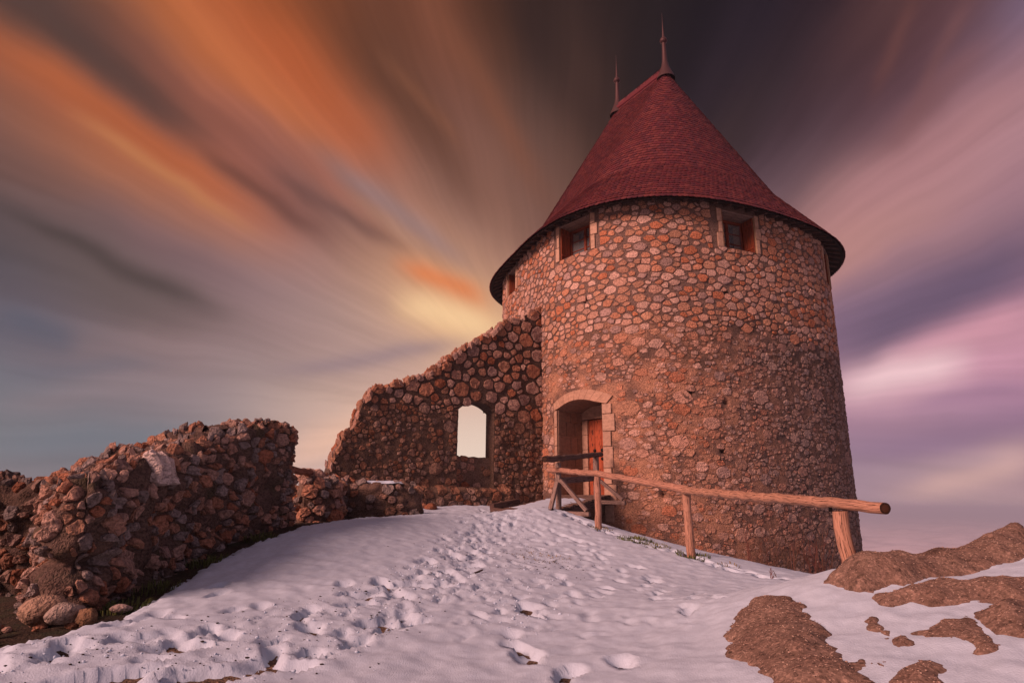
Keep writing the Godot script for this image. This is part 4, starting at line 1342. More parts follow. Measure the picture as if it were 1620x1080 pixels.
	for k in nv:
		var bl := Buf.new()
		var tint := Color(0.48, 0.285, 0.195) * rng.randf_range(0.86, 1.1)
		var f0 := (k + 0.015) / nv
		var f1 := (k + 0.985) / nv
		var quadp := []
		for q in [[f0, 0.0], [f1, 0.0], [f1, 1.0], [f0, 1.0]]:
			var x: float = lerpf(-1.0, 1.0, q[0])
			var tt: float
			var yy: float
			if q[1] == 0.0:
				tt = lerpf(o[1] + (0.13 / TOWER_R if q[0] < 0.04 else 0.0), o[0] - (0.12 / TOWER_R if q[0] > 0.96 else 0.0), q[0])
				yy = crown - (crown - spring) * x * x
			else:
				tt = lerpf(t0, t1, q[0])
				yy = crown + 0.24 - 0.24 * x * x
			quadp.append([tt, yy])
		var fr := []
		var bk := []
		var c := Vector3.ZERO
		for q in quadp:
			fr.append(tower_at(q[0], q[1], 0.042))
			bk.append(tower_at(q[0], q[1], -0.25))
			c += fr[-1] * 0.25
		for i in 4:
			var j := (i + 1) % 4
			bl.quad(bk[i], bk[j], fr[j], fr[i], (fr[i] + fr[j]) * 0.5 - c, tint * 0.9)
		bl.quad(fr[0], fr[1], fr[2], fr[3], n, tint)
		put("arch_stone", bl.mesh(), M.ashlar, way)
	# the door: five boards, two strap hinges, a ring handle on its plate
	var dw := hw - 0.2
	var bb := Buf.new()
	beam(bb, at.call(-dw, 1.22, db - 0.03), at.call(dw, 1.22, db - 0.03), 0.03, 1.98, Vector3.UP, Color(0.4, 0.35, 0.3))
	var door := put("door", bb.mesh(), M.door, tower)
	for k in 5:
		var pl := Buf.new()
		var x := lerpf(-dw, dw, (k + 0.5) / 5.0)
		beam(pl, at.call(x, floor_y + 0.01, db + 0.01), at.call(x, 2.22, db + 0.01), dw * 0.4 - 0.006, 0.045, n, Color.WHITE * rng.randf_range(0.85, 1.1), 0.006)
		for i in pl.t.size():
			pl.t[i] += Vector2(k * 0.21, k * 0.4)
		put("board", pl.mesh(), M.door, door)
	for yy in [0.55, 2.0]:
		var hb := Buf.new()
		beam(hb, at.call(dw - 0.02, yy, db + 0.04), at.call(-0.05, yy, db + 0.04), 0.012, 0.05, Vector3.UP, Color.WHITE, 0.003)
		put("hinge", hb.mesh(), M.iron, door)
	for x in [-0.12, 0.13]:
		for q in [[1.42, 0.05], [1.20, 0.045]]:
			var pl := Buf.new()
			knob(pl, at.call(x - 0.22, q[0], db + 0.03), n, s, q[1])
			put("handle", pl.mesh(), M.iron, door)

func knob(b: Buf, at: Vector3, n: Vector3, s: Vector3, r: float) -> void:
	var u := n.cross(s)
	for k in 12:
		var a0 := TAU * k / 12
		var a1 := TAU * (k + 1) / 12
		var d0 := s * cos(a0) + u * sin(a0)
		var d1 := s * cos(a1) + u * sin(a1)
		b.quad(at + d0 * r, at + d1 * r, at + d1 * r * 0.8 + n * 0.025, at + d0 * r * 0.8 + n * 0.025, d0 + n)
		b.tri(at + d0 * r * 0.8 + n * 0.025, at + d1 * r * 0.8 + n * 0.025, at + n * 0.045, n)

func ashlar(b: Buf, at: Callable, x: float, y0: float, y1: float, d0: float, d1: float, out: Vector3, col: Color) -> void:
	var g := 0.009
	var e := -signf(x) * 0.012
	var q := [[y0 + g, d0 - g], [y1 - g, d0 - g], [y1 - g, d1 + g], [y0 + g, d1 + g]]
	var f := []
	var k := []
	for p in q:
		f.append(at.call(x + e, p[0], p[1]))
		k.append(at.call(x - e * 2.0, p[0], p[1]))
	var c: Vector3 = (f[0] + f[2]) * 0.5
	b.quad(f[0], f[1], f[2], f[3], out, col)
	for i in 4:
		var j := (i + 1) % 4
		b.quad(k[i], k[j], f[j], f[i], (f[i] + f[j]) * 0.5 - c, col * 0.9)

# ---------------------------------------------------------------- the roof
func roof_at(t: float, s: float) -> Vector3:        # s: 0 at the eave, 1 at the ridge
	var e := TOWER + Vector2(cos(t), sin(t)) * EAVE_R * girth(t)
	var d := RIDGE_B - RIDGE_A
	var k := clampf((e - RIDGE_A).dot(d) / d.length_squared(), 0.0, 1.0)
	var q := RIDGE_A + d * k
	var p := q + (e - q) * maxf(1.0 - s, 0.022)
	var m := 0.74
	var s0 := 0.33
	var f := m * s if s < s0 else m * s0 + (s - s0) * (1.0 - m * s0) / (1.0 - s0)
	return Vector3(p.x, EAVE_Y + (RIDGE_Y - EAVE_Y) * f, p.y)

func make_roof(tower: Node3D) -> void:
	# boarding under the tiles
	var nt := 180
	var ns := 24
	var p := PackedVector3Array()
	for j in ns + 1:
		for i in nt + 1:
			var q := roof_at(TAU * i / nt, float(j) / ns)
			p.append(q - Vector3(0, 0.05, 0))
	var roof := put("roof", grid_mesh(p, nt + 1, ns + 1, PackedByteArray(), PackedColorArray(), true), M.dark_wood, tower)
	# dark soffit from the rim in to the wall, with rafter feet
	p = PackedVector3Array()
	for j in 4:
		for i in nt + 1:
			var t := TAU * i / nt
			var e := roof_at(t, 0.0) - Vector3(0, 0.05, 0)
			var w := tower_at(t, 7.62, -0.1)
			p.append(e.lerp(w, j / 3.0))
	put("soffit", grid_mesh(p, nt + 1, 4), M.dark_wood, roof)
	var rf := Buf.new()
	for k in 90:
		var t := TAU * (k + 0.5) / 90
		beam(rf, tower_at(t, 7.56, -0.05), roof_at(t, 0.015) - Vector3(0, 0.10, 0), 0.07, 0.09, Vector3.UP, Color(0.35, 0.3, 0.3))
	put("rafter_feet", rf.mesh(), M.grey_wood, roof, "stuff")
	# tiles: plain tiles with rounded tails, laid in courses
	var tile := Buf.new()
	var out := []
	for q in [[-0.5, 1.0], [-0.5, 0.22], [-0.42, 0.08], [-0.2, 0.01], [0.0, 0.0], [0.2, 0.01], [0.42, 0.08], [0.5, 0.22], [0.5, 1.0]]:
		out.append(q)
	var th := 0.018
	for i in out.size():
		var q: Array = out[i]
		var r: Array = out[(i + 1) % out.size()]
		tile.tri(Vector3(q[0], th, q[1]), Vector3(r[0], th, r[1]), Vector3(0, th, 0.6), Vector3.UP)
		tile.quad(Vector3(q[0], 0, q[1]), Vector3(r[0], 0, r[1]), Vector3(r[0], th, r[1]), Vector3(q[0], th, q[1]), Vector3(q[0] + r[0], 0, q[1] + r[1] - 1.2))
	var variants := []
	for k in 6:
		var b := Buf.new()
		b.v = tile.v.duplicate()
		b.n = tile.n.duplicate()
		var col: Color = [Color(0.125, 0.030, 0.034), Color(0.15, 0.036, 0.039), Color(0.10, 0.027, 0.033), Color(0.135, 0.031, 0.036), Color(0.118, 0.034, 0.040), Color(0.17, 0.046, 0.046)][k]
		b.c.resize(b.v.size())
		b.c.fill(col)
		variants.append(b.mesh())
	var spots := []
	var slant := 0.0
	var steps := 400
	var marks := [0.0]
	for i in steps:
		slant += (roof_at(1.57, float(i + 1) / steps) - roof_at(1.57, float(i) / steps)).length()
		marks.append(slant)
	var courses := int(slant / 0.148)
	for c in courses:
		var want := slant * c / courses
		var si := 0
		while marks[si + 1] < want:
			si += 1
		var s: float = (si + (want - marks[si]) / (marks[si + 1] - marks[si])) / steps
		var ring := []
		var len_ := [0.0]
		for i in 361:
			ring.append(roof_at(TAU * i / 360, s))
			if i:
				len_.append(len_[-1] + (ring[i] - ring[i - 1]).length())
		var count := maxi(12, int(len_[-1] / 0.138))
		var wid: float = len_[-1] / count
		var at := 0
		for k in count:
			var l := (k + (0.5 if c % 2 else 0.0)) * wid
			while at < 359 and len_[at + 1] < l:
				at += 1
			var f: float = (l - len_[at]) / maxf(len_[at + 1] - len_[at], 1e-6)
			var t := TAU * (at + f) / 360.0
			var pos: Vector3 = (ring[at] as Vector3).lerp(ring[at + 1], f)
			var along: Vector3 = (ring[at + 1] - ring[at]).normalized()
			var up: Vector3 = (roof_at(t, minf(s + 0.02, 1.0)) - pos).normalized()
			var nrm := up.cross(along).normalized()
			if nrm.y < 0.0:
				nrm = -nrm
			up = (up - along * up.dot(along)).normalized()
			var lift := 0.024 + rng.randf_range(-0.004, 0.006)
			var len2 := 0.30
			var slope := up * len2 - nrm * (lift + 0.012)
			var bs := Basis(along * wid * 0.975, nrm, slope)
			bs = Basis(nrm, rng.randf_range(-0.02, 0.02)) * bs
			spots.append([Transform3D(bs, pos + nrm * (lift - 0.008) - up * (0.06 if c == 0 else 0.0)), rng.randi() % 6, maxf(nrm.dot(-pos.normalized()), 0.0) / pos.length_squared()])
	var order := range(spots.size())
	order.sort_custom(func(x, y): return spots[x][2] > spots[y][2] if spots[x][2] != spots[y][2] else x < y)
	var rest := [[], [], [], [], [], []]
	var rp := world_of(roof)
	for i in order.size():
		var sp: Array = spots[order[i]]
		if i < 300:
			var o := MeshInstance3D.new()
			o.mesh = variants[sp[1]]
			o.material_override = M.tile
			o.name = "tile" if i == 0 else "tile_%03d" % i
			roof.add_child(o, true)
			o.transform = Transform3D(sp[0].basis, sp[0].origin - rp)
		else:
			rest[sp[1]].append(sp[0])
	for k in 6:
		var mm := MultiMesh.new()
		mm.transform_format = MultiMesh.TRANSFORM_3D
		mm.mesh = variants[k]
		mm.instance_count = rest[k].size()
		for i in rest[k].size():
			mm.set_instance_transform(i, rest[k][i])
		var o := MultiMeshInstance3D.new()
		o.multimesh = mm
		o.material_override = M.tile
		o.name = "tile_courses" if k == 0 else "tile_courses_%03d" % k
		o.set_meta("kind", "stuff")
		roof.add_child(o, true)
		o.position = -rp
	# ridge capping and the two finials
	var ra := Vector3(RIDGE_A.x, RIDGE_Y, RIDGE_A.y)
	var rb := Vector3(RIDGE_B.x, RIDGE_Y, RIDGE_B.y)
	var cap := Buf.new()
	beam(cap, ra + Vector3(0, -0.07, 0), rb + Vector3(0, -0.07, 0), 0.40, 0.36, Vector3.UP, Color(0.13, 0.027, 0.032), 0.12)
	cap.t.clear()
	put("ridge_cap", cap.mesh(), M.tile, roof)
	for e in [[ra, 1.0], [rb, 0.97]]:
		var k: float = e[1]
		var prof := [[0.33, -0.30], [0.27, -0.12], [0.20, 0.06], [0.14, 0.22], [0.098, 0.45], [0.08, 0.85], [0.062, 1.24]]
		var fin := put("finial", lathe(e[0], prof, 16, k), M.lead, tower)
		put("collar", lathe(e[0], [[0.07, 1.22], [0.125, 1.26], [0.14, 1.31], [0.115, 1.35], [0.12, 1.38], [0.085, 1.43], [0.045, 1.46]], 16, k), M.lead, fin)
		put("spike", lathe(e[0], [[0.05, 1.45], [0.036, 1.65], [0.02, 1.95], [0.008, 2.2], [0.004, 2.5], [0.0, 2.55]], 10, k), M.lead, fin)

func lathe(at: Vector3, prof: Array, segs: int, k := 1.0) -> ArrayMesh:
	var p := PackedVector3Array()
	for q in prof:
		for i in segs + 1:
			var a := TAU * (i % segs) / segs
			p.append(at + Vector3(cos(a) * q[0], q[1] * k, sin(a) * q[0]))
	return grid_mesh(p, segs + 1, prof.size(), PackedByteArray(), PackedColorArray(), true)

# ---------------------------------------------------------------- the ruined wall with the window, butting on the tower
const RUIN_O := Vector3(0.85, 0.0, -17.1)
const RUIN_L := Vector3(-0.857, 0.0, 0.518)
const RUIN_N := Vector3(0.518, 0.0, 0.857)
const RUIN_T := 0.46
const RW0 := 1.50
const RW1 := 2.54
const RW_FLOOR := 0.45
const RW_SILL := 1.20

func ruin_top(u: float) -> float:
	for i in RUIN_TOP.size() - 1:
		if u <= RUIN_TOP[i + 1].x:
			var y := lerpf(RUIN_TOP[i].y, RUIN_TOP[i + 1].y, clampf((u - RUIN_TOP[i].x) / (RUIN_TOP[i + 1].x - RUIN_TOP[i].x), 0.0, 1.0))
			return y + (0.07 * noise.get_noise_2d(u * 4.5, 77.0) + 0.05 * signf(noise.get_noise_2d(u * 3.1, 12.0)) * smoothstep(0.0, 0.08, absf(noise.get_noise_2d(u * 3.1, 12.0)))) * smoothstep(0.3, 0.8, u)
	return RUIN_TOP[-1].y - (u - RUIN_TOP[-1].x) * 1.2

func ruin_arch(u: float) -> float:
	var x := (u - (RW0 + RW1) * 0.5) / ((RW1 - RW0) * 0.5)
	return 2.57 - 0.22 * x * x

func ruin_swell(u: float, y: float) -> float:
	return 0.035 * noise.get_noise_2d(u * 1.6 + 90.0, y * 1.6) + 0.022 * noise.get_noise_2d(u * 7.0, y * 7.0 + 50.0) + 0.22 * smoothstep(0.46, 0.36, y + 0.06 * noise.get_noise_2d(u * 4.0, 8.0)) * smoothstep(0.3, 1.2, u)

func on_ruin(u: float, v: float, h: float) -> Vector3:
	return RUIN_O + RUIN_L * u + Vector3.UP * v + RUIN_N * (h + ruin_swell(u, v))

var ruin_run := PackedFloat32Array()       # length along the broken top, every 2 cm of u

func on_ruin_top(a: float, w: float, h: float) -> Vector3:
	if ruin_run.is_empty():
		ruin_run.append(0.0)
		for i in 318:
			ruin_run.append(ruin_run[-1] + Vector2(0.02, ruin_top(i * 0.02 + 0.02) - ruin_top(i * 0.02)).length())
	var i := clampi(ruin_run.bsearch(a) - 1, 0, ruin_run.size() - 2)
	var u := (i + (a - ruin_run[i]) / (ruin_run[i + 1] - ruin_run[i])) * 0.02
	return RUIN_O + RUIN_L * (u + h * 0.35) + Vector3.UP * (ruin_top(u) - 0.02 + h * 0.9) - RUIN_N * (w - ruin_swell(u, ruin_top(u)) * (1.0 - w / RUIN_T))

func on_ruin_back(u: float, v: float, h: float) -> Vector3:
	return RUIN_O + RUIN_L * u + Vector3.UP * v - RUIN_N * (RUIN_T + h)

func ruin_mortar(u: float, y: float) -> Color:
	var f := 0.5 + 0.5 * noise.get_noise_2d(u * 4.0 + 12.0, y * 4.0)
	return Color(0.10, 0.064, 0.05).lerp(Color(0.20, 0.123, 0.086), f * smoothstep(3.4, 1.6, y) + 0.2 * f)

func make_ruin() -> void:
	var ruin := thing("ruined_wall", Vector3(-1.6, 0.0, -15.5), "broken rubble wall with arched window opening, sloping down from the tower", "wall")
	var us := []
	var u := 0.0
	while u < 6.3:
		us.append(u)
		u += 0.055
	us.append(RW0); us.append(RW1)
	us.sort()
	var ys := []
	var y := -0.7
	while y < 5.6:
		ys.append(y)
		y += 0.055
	ys.append(RW_FLOOR)
	ys.sort()
	var p := PackedVector3Array()
	var pb := PackedVector3Array()
	var cc := PackedColorArray()
	var keep := PackedByteArray()
	for yy in ys:
		for uu in us:
			var top := ruin_top(uu)
			var v := minf(yy, top)
			# pull the grid on to the arch
			if uu >= RW0 and uu <= RW1 and absf(v - ruin_arch(uu)) < 0.03:
				v = ruin_arch(uu)
			p.append(on_ruin(uu, v, -0.004))
			pb.append(on_ruin_back(uu, v, 0.0))
			cc.append(ruin_mortar(uu, v))
	for j in ys.size() - 1:
		for i in us.size() - 1:
			var cu: float = (us[i] + us[i + 1]) * 0.5
			var cy: float = (ys[j] + ys[j + 1]) * 0.5
			var hole: bool = cu > RW0 and cu < RW1 and cy > RW_FLOOR and cy < ruin_arch(cu)
			keep.append(0 if hole or ys[j] > ruin_top(us[i]) + 0.06 and ys[j] > ruin_top(us[i + 1]) + 0.06 else 1)
	var core := put("wall_core", grid_mesh(p, us.size(), ys.size(), keep, cc, true), M.mortar, ruin)
	put("back_face", grid_mesh(pb, us.size(), ys.size(), keep, cc), M.mortar, ruin)
	# top, reveals, arch soffit
	var b := Buf.new()
	for i in us.size() - 1:
		b.quad(on_ruin(us[i], ruin_top(us[i]), -0.01), on_ruin(us[i + 1], ruin_top(us[i + 1]), -0.01), on_ruin_back(us[i + 1], ruin_top(us[i + 1]), 0.0), on_ruin_back(us[i], ruin_top(us[i]), 0.0), Vector3.UP, Color(0.12, 0.08, 0.06))
		if us[i] >= RW0 - 0.001 and us[i + 1] <= RW1 + 0.001:
			b.quad(on_ruin(us[i], ruin_arch(us[i]), -0.01), on_ruin(us[i + 1], ruin_arch(us[i + 1]), -0.01), on_ruin_back(us[i + 1], ruin_arch(us[i + 1]), 0.0), on_ruin_back(us[i], ruin_arch(us[i]), 0.0), Vector3.DOWN, Color(0.10, 0.066, 0.05))
	b.quad(on_ruin_back(0.0, -0.7, 0.0), on_ruin(0.0, -0.7, 0.0), on_ruin(0.0, 5.4, 0.0), on_ruin_back(0.0, 5.4, 0.0), -RUIN_L, Color(0.1, 0.07, 0.05))
	put("wall_top", b.mesh(), M.mortar, ruin)
	for e in [RW0, RW1]:
		var rp := PackedVector3Array()
		var rc := PackedColorArray()
		for j in 32:
			for i in 7:
				var yy := lerpf(RW_FLOOR, ruin_arch(e), j / 31.0)
				var f := i / 6.0
				var k := 0.03 * noise.get_noise_2d(yy * 7.0 + e * 9.0, f * 3.0) * sin(PI * f)
				rp.append(on_ruin(e, yy, -0.01).lerp(on_ruin_back(e, yy, 0.0), f) + RUIN_L * k)
				rc.append(Color(0.10, 0.066, 0.05).lerp(Color(0.2, 0.12, 0.085), 0.5 + 0.5 * noise.get_noise_2d(yy * 6.0, f * 2.0 + e)))
		put("window_reveal", grid_mesh(rp, 7, 32, PackedByteArray(), rc, e == RW1), M.mortar, ruin)
	# low breast wall at the back of the window niche, and its floor
	var bp := Buf.new()
	var at := func(uu, yy, d): return RUIN_O + RUIN_L * uu + Vector3.UP * yy - RUIN_N * d
	bp.quad(at.call(RW0, RW_FLOOR - 0.01, -0.03), at.call(RW1, RW_FLOOR - 0.01, -0.03), at.call(RW1, RW_FLOOR, 0.25), at.call(RW0, RW_FLOOR, 0.25), Vector3.UP, Color(0.16, 0.105, 0.075))
	put("window_seat", bp.mesh(), M.mortar, ruin)
	var gp := PackedVector3Array()
	var gc := PackedColorArray()
	var nx := 24
	for j in 22:
		for i in nx + 1:
			var uu := lerpf(RW0, RW1, float(i) / nx)
			var sill := RW_SILL + 0.03 * noise.get_noise_2d(uu * 5.0, 2.0)
			var yy := lerpf(RW_FLOOR - 0.05, sill, minf(j / 16.0, 1.0))
			var d := 0.22 + (maxf(j - 16, 0) / 5.0) * (RUIN_T - 0.2) - 0.03 * noise.get_noise_2d(uu * 5.0, yy * 5.0)
			gp.append(at.call(uu, yy, d))
			gc.append(Color(0.20, 0.125, 0.09).lerp(Color(0.32, 0.21, 0.16), 0.5 + 0.5 * noise.get_noise_2d(uu * 4.0, yy * 4.0)))
	var sillp := put("breast_wall", grid_mesh(gp, nx + 1, 22, PackedByteArray(), gc, true), M.mortar, ruin)
	var on_sill := func(a, v, h): return at.call(a, v, 0.21 - h)
	masonry(sillp, lay_stones(Vector2(RW0 + 0.05, RW_FLOOR), Vector2(RW1 - 0.05, RW_SILL - 0.04), func(_a, _b): return 0.12, func(_a, _b): return true, func(_a, _b): return 0.014, [], 1.15), on_sill, func(_s): return rng.randf_range(0.008, 0.02) if rng.randf() < 0.75 else 0.0, func(_s): return tone() * 0.75, false, 30)
	# face stones: big and well bedded above, small and worn below
	var cut := 2.45
	var size := func(a, v):
		if v > cut + 0.2 * noise.get_noise_2d(a * 1.2, 0.0) or (a < 1.1 and v > 1.9):
			return 0.175 if a > 0.5 or v < 3.6 else 0.22
		if v < 0.5:
			return 0.13
		return 0.14 if rng.randf() < 0.12 else 0.072
	var allowed := func(a, v):
		if v > ruin_top(a) - 0.03:
			return false
		return not (a > RW0 - 0.04 and a < RW1 + 0.04 and v > RW_FLOOR - 0.04 and v < ruin_arch(clampf(a, RW0, RW1)) + 0.05)
	var gap := func(_a, v): return 0.016 + 0.016 * rng.randf() if v > 2.3 else 0.006 + 0.012 * rng.randf()
	var rects := [[RW0, RW1, RW_FLOOR, 2.42]]
	var stones := lay_stones(Vector2(0.02, -0.55), Vector2(6.28, 5.4), size, allowed, gap, rects, 1.12, [[0.33, 3.58, 0.26], [0.33, 3.10, 0.22]], 1.14)
	var relief := func(s):
		if s[0].y > 2.3:
			return rng.randf_range(0.012, 0.034)
		if s[0].y > 0.5 and s[2] < 0.12 and rng.randf() < 0.25:
			return 0.0
		return rng.randf_range(0.006, 0.028)
	var color := func(s):
		var c := tone()
		if s[0].y < 2.3:
			c = c.lerp(Color(0.20, 0.125, 0.085), 0.45)
		return c * 0.78
	masonry(core, stones, on_ruin, relief, color, true)
	var tops := lay_stones(Vector2(0.1, 0.0), Vector2(9.2, RUIN_T), func(_a, _v): return 0.125, func(_a, _v): return true, func(_a, _v): return 0.014, [], 1.0)
	masonry(ruin.get_node("wall_top"), tops, on_ruin_top, func(_s): return rng.randf_range(0.03, 0.10), func(_s): return tone() * 0.7, true, 120)

# ---------------------------------------------------------------- freestanding lumps of rubble wall, rounded at the top
class Lump:
	var pos := PackedVector2Array()
	var nrm := PackedVector2Array()
	var step := 0.05
	var total := 0.0
	var top: Callable
	var base := -1.0
	var r := 0.16
	var half := 0.45
	var bulge := 0.06
	var noise: FastNoiseLite
	var hollow := 0.0

	func plan(points: Array) -> void:
		var q := points.duplicate()
		for k in 2:
			var n := []
			for i in q.size():
				var a: Vector2 = q[i]
				var b: Vector2 = q[(i + 1) % q.size()]
				n.append(a.lerp(b, 0.25))
				n.append(a.lerp(b, 0.75))
			q = n
		var area := 0.0
		for i in q.size():
			area += (q[i] as Vector2).cross(q[(i + 1) % q.size()])
		var sg := 1.0 if area > 0.0 else -1.0
		var left := 0.0
		for i in q.size():
			var a: Vector2 = q[i]
			var b: Vector2 = q[(i + 1) % q.size()]
			var l := (b - a).length()
			var d := (b - a) / l
			while left < l:
				pos.append(a + d * left)
				left += step
			left -= l
		total = pos.size() * step
		var m := pos.size()
		for i in m:
			var d := (pos[(i + 4) % m] - pos[(i + m - 4) % m]).normalized()
			nrm.append(Vector2(d.y, -d.x) * sg)

	func spot(u: float) -> Array:
		var f := fposmod(u / step, pos.size())
		var i := int(f) % pos.size()
		var k := (i + 1) % pos.size()
		return [pos[i].lerp(pos[k], f - floorf(f)), nrm[i].lerp(nrm[k], f - floorf(f)).normalized()]

	func reach(u: float) -> float:
		var s := spot(u)
		return top.call(s[0]) - base - r + r * PI * 0.5 + half - r

	func on(u: float, v: float, h: float) -> Vector3:
		var s := spot(u)
		var p: Vector2 = s[0]
		var n: Vector2 = s[1]
		var hh: float = top.call(p) - base
		var dir: Vector3
		var q: Vector3
		if v < hh - r:
			q = Vector3(p.x - n.x * 0.05 * v, base + v, p.y - n.y * 0.05 * v)
			dir = Vector3(n.x, 0, n.y)
		elif v < hh - r + r * PI * 0.5:
			var a := (v - (hh - r)) / r
			dir = Vector3(n.x * cos(a), sin(a), n.y * cos(a))
			q = Vector3(p.x - n.x * (r + 0.05 * (hh - r)), base + hh - r, p.y - n.y * (r + 0.05 * (hh - r))) + dir * r
		else:
			var w := v - (hh - r) - r * PI * 0.5 + r + 0.05 * (hh - r)
			dir = Vector3.UP
			q = Vector3(p.x - n.x * w, base + hh, p.y - n.y * w)
		var k := bulge * noise.get_noise_3d(q.x * 2.3, q.y * 2.6, q.z * 2.3) + bulge * 0.5 * noise.get_noise_3d(q.x * 7.0, q.y * 7.0, q.z * 7.0)
		if hollow > 0.0:
			k -= hollow * exp(-((q.y + 0.47 + 0.03 * noise.get_noise_3d(q.x * 6.0, 0, q.z * 6.0)) / 0.055) ** 2) * smoothstep(-6.1, -5.6, q.z)
		return q + dir * (h + k)

func lump_wall(called: String, label: String, plan: Array, top: Callable, base: float, cfg: Dictionary) -> Node3D:
	var l := Lump.new()
	l.noise = noise
	l.top = top
	l.base = base
	l.half = cfg.get("half", 0.45)
	l.bulge = cfg.get("bulge", 0.06)
	l.hollow = cfg.get("hollow", 0.0)
	l.plan(plan)
	var mid := Vector2.ZERO
	for q in plan:
		mid += q / plan.size()
	var wall := thing(called, Vector3(mid.x, base + 0.3, mid.y), label, "wall")
	var nu := l.pos.size()
	var nv := 44
	var p := PackedVector3Array()
	var cc := PackedColorArray()
	var dark: Color = cfg.get("dark", Color(0.11, 0.07, 0.054))
	var pale: Color = cfg.get("pale", Color(0.25, 0.155, 0.115))
	for j in nv + 1:
		for i in nu + 1:
			var u := (i % nu) * l.step
			var q := l.on(u, l.reach(u) * j / nv, -0.012)
			p.append(q)
			var k := 0.5 + 0.5 * noise.get_noise_3d(q.x * 3.0, q.y * 3.0, q.z * 3.0 + 17.0)
			var c := dark.lerp(pale, k)
			var moss: float = cfg.get("moss", 0.0) * smoothstep(0.2, 0.6, noise.get_noise_3d(q.x * 1.6 + 8.0, q.y * 1.6, q.z * 1.6))
			cc.append(c.lerp(Color(0.055, 0.06, 0.022), moss))
	var core := put("wall_core", grid_mesh(p, nu + 1, nv + 1, PackedByteArray(), cc, cfg.get("flip", true)), M.mortar, wall)
	var r0: float = cfg.get("size", 0.1)
	var big: float = cfg.get("big", 0.12)
	var size := func(_u, _v): return r0 * (1.75 if rng.randf() < big else 1.0)
	var u0: float = cfg.get("u0", 0.0)
	var u1: float = cfg.get("u1", l.total - 0.02)
	var allowed := func(u, v): return v < l.reach(u) - 0.06
	var gap := func(_u, _v): return cfg.get("gap", 0.014) * rng.randf_range(0.3, 1.3)
	var seeds := []
	for q in cfg.get("seeds", []):          # single big stones at surveyed places: x, height, z, radius
		var near := 0
		for i in nu:
			if (l.pos[i] - Vector2(q[0], q[2])).length() < (l.pos[near] - Vector2(q[0], q[2])).length():
				near = i
		seeds.append([near * l.step, q[1] - base, q[3]])
	var tallest := 0.0
	for i in 60:
		tallest = maxf(tallest, l.reach(l.total * i / 60.0))
	var stones := lay_stones(Vector2(u0, cfg.get("v0", 0.1)), Vector2(u1, tallest), size, allowed, gap, [], 1.15, seeds, cfg.get("loose", 1.12))
	var hi: float = cfg.get("relief", 0.06)
	var skip: float = cfg.get("skip", 0.2)
	var relief := func(s): return 0.0 if s[2] < 0.13 and rng.randf() < skip else hi * rng.randf_range(0.35, 1.2) + s[2] * (0.12 if s[2] < 0.16 else 0.35)
	var shade: float = cfg.get("shade", 0.8)
	var color := func(s): return Color(0.66, 0.53, 0.48) if s[2] > 0.16 and not seeds.is_empty() else (tone() if rng.randf() < 0.7 else Color(0.40, 0.33, 0.31) * rng.randf_range(0.7, 1.2)).lerp(pale, 0.3) * shade
	masonry(core, stones, l.on, relief, color, true)
	return wall

# ---------------------------------------------------------------- loose stones
func boulder(at: Vector3, size: Vector3, turn: float, label: String, grp := "", col := Color(0.36, 0.25, 0.18), called := "boulder", cat := "stone") -> void:
	var seg := 14
	var ringn := 9
	var p := PackedVector3Array()
	var cc := PackedColorArray()
	var sd := rng.randf() * 100.0
	var planes := []
	for k in 9:
		planes.append([Vector3(rng.randf_range(-1, 1), rng.randf_range(-0.8, 1), rng.randf_range(-1, 1)).normalized(), rng.randf_range(0.68, 0.9)])
	for j in ringn + 1:
		for i in seg + 1:
			var th := PI * j / ringn
			var ph := TAU * (i % seg) / seg
			var d := Vector3(sin(th) * cos(ph), cos(th), sin(th) * sin(ph))
			var r := 1.0
			for q in planes:
				var k: float = d.dot(q[0])
				if k > 0.05:
					r = minf(r, q[1] / k)
			r *= 1.0 + 0.10 * noise.get_noise_3d(d.x * 3.0 + sd, d.y * 3.0, d.z * 3.0)
			p.append(Basis(Vector3.UP, turn) * (d * r * size))
			cc.append(col * (0.9 + 0.25 * noise.get_noise_3d(d.x * 2.0 + sd, d.y * 2.0, d.z * 2.0 + 9.0)))
	var o := put(called, grid_mesh(p, seg + 1, ringn + 1, PackedByteArray(), cc), M.stone)
	o.position = at
	tag(o, label, cat, grp)

# ---------------------------------------------------------------- growth
func blades(b: Buf, at: Vector3, n: int, spread: float, tall: float, c0: Color, c1: Color, w := 0.006) -> void:
	for k in n:
		var a := rng.randf() * TAU
		var r := spread * sqrt(rng.randf())
		var p := at + Vector3(cos(a) * r, 0, sin(a) * r)
		p.y = maxf(ground_y(p.x, p.z), snow_y(p.x, p.z)) - 0.01
		var lean := Vector3(cos(a), 0, sin(a)).rotated(Vector3.UP, rng.randf_range(-0.9, 0.9)) * rng.randf_range(0.2, 0.9)
		var h := tall * rng.randf_range(0.5, 1.1)
		var side := Vector3(-lean.z, 0, lean.x).normalized() * w * rng.randf_range(0.6, 1.3)
		var m := p + lean * h * 0.35 + Vector3.UP * h * 0.6
		var e := p + lean * h + Vector3.UP * h * 0.75
		var c := c0.lerp(c1, rng.randf())
		b.quad(p - side, p + side, m + side * 0.8, m - side * 0.8, lean + Vector3.UP * 0.3, c)
		b.tri(m - side * 0.8, m + side * 0.8, e, lean + Vector3.UP * 0.3, c, c, c * 1.2)

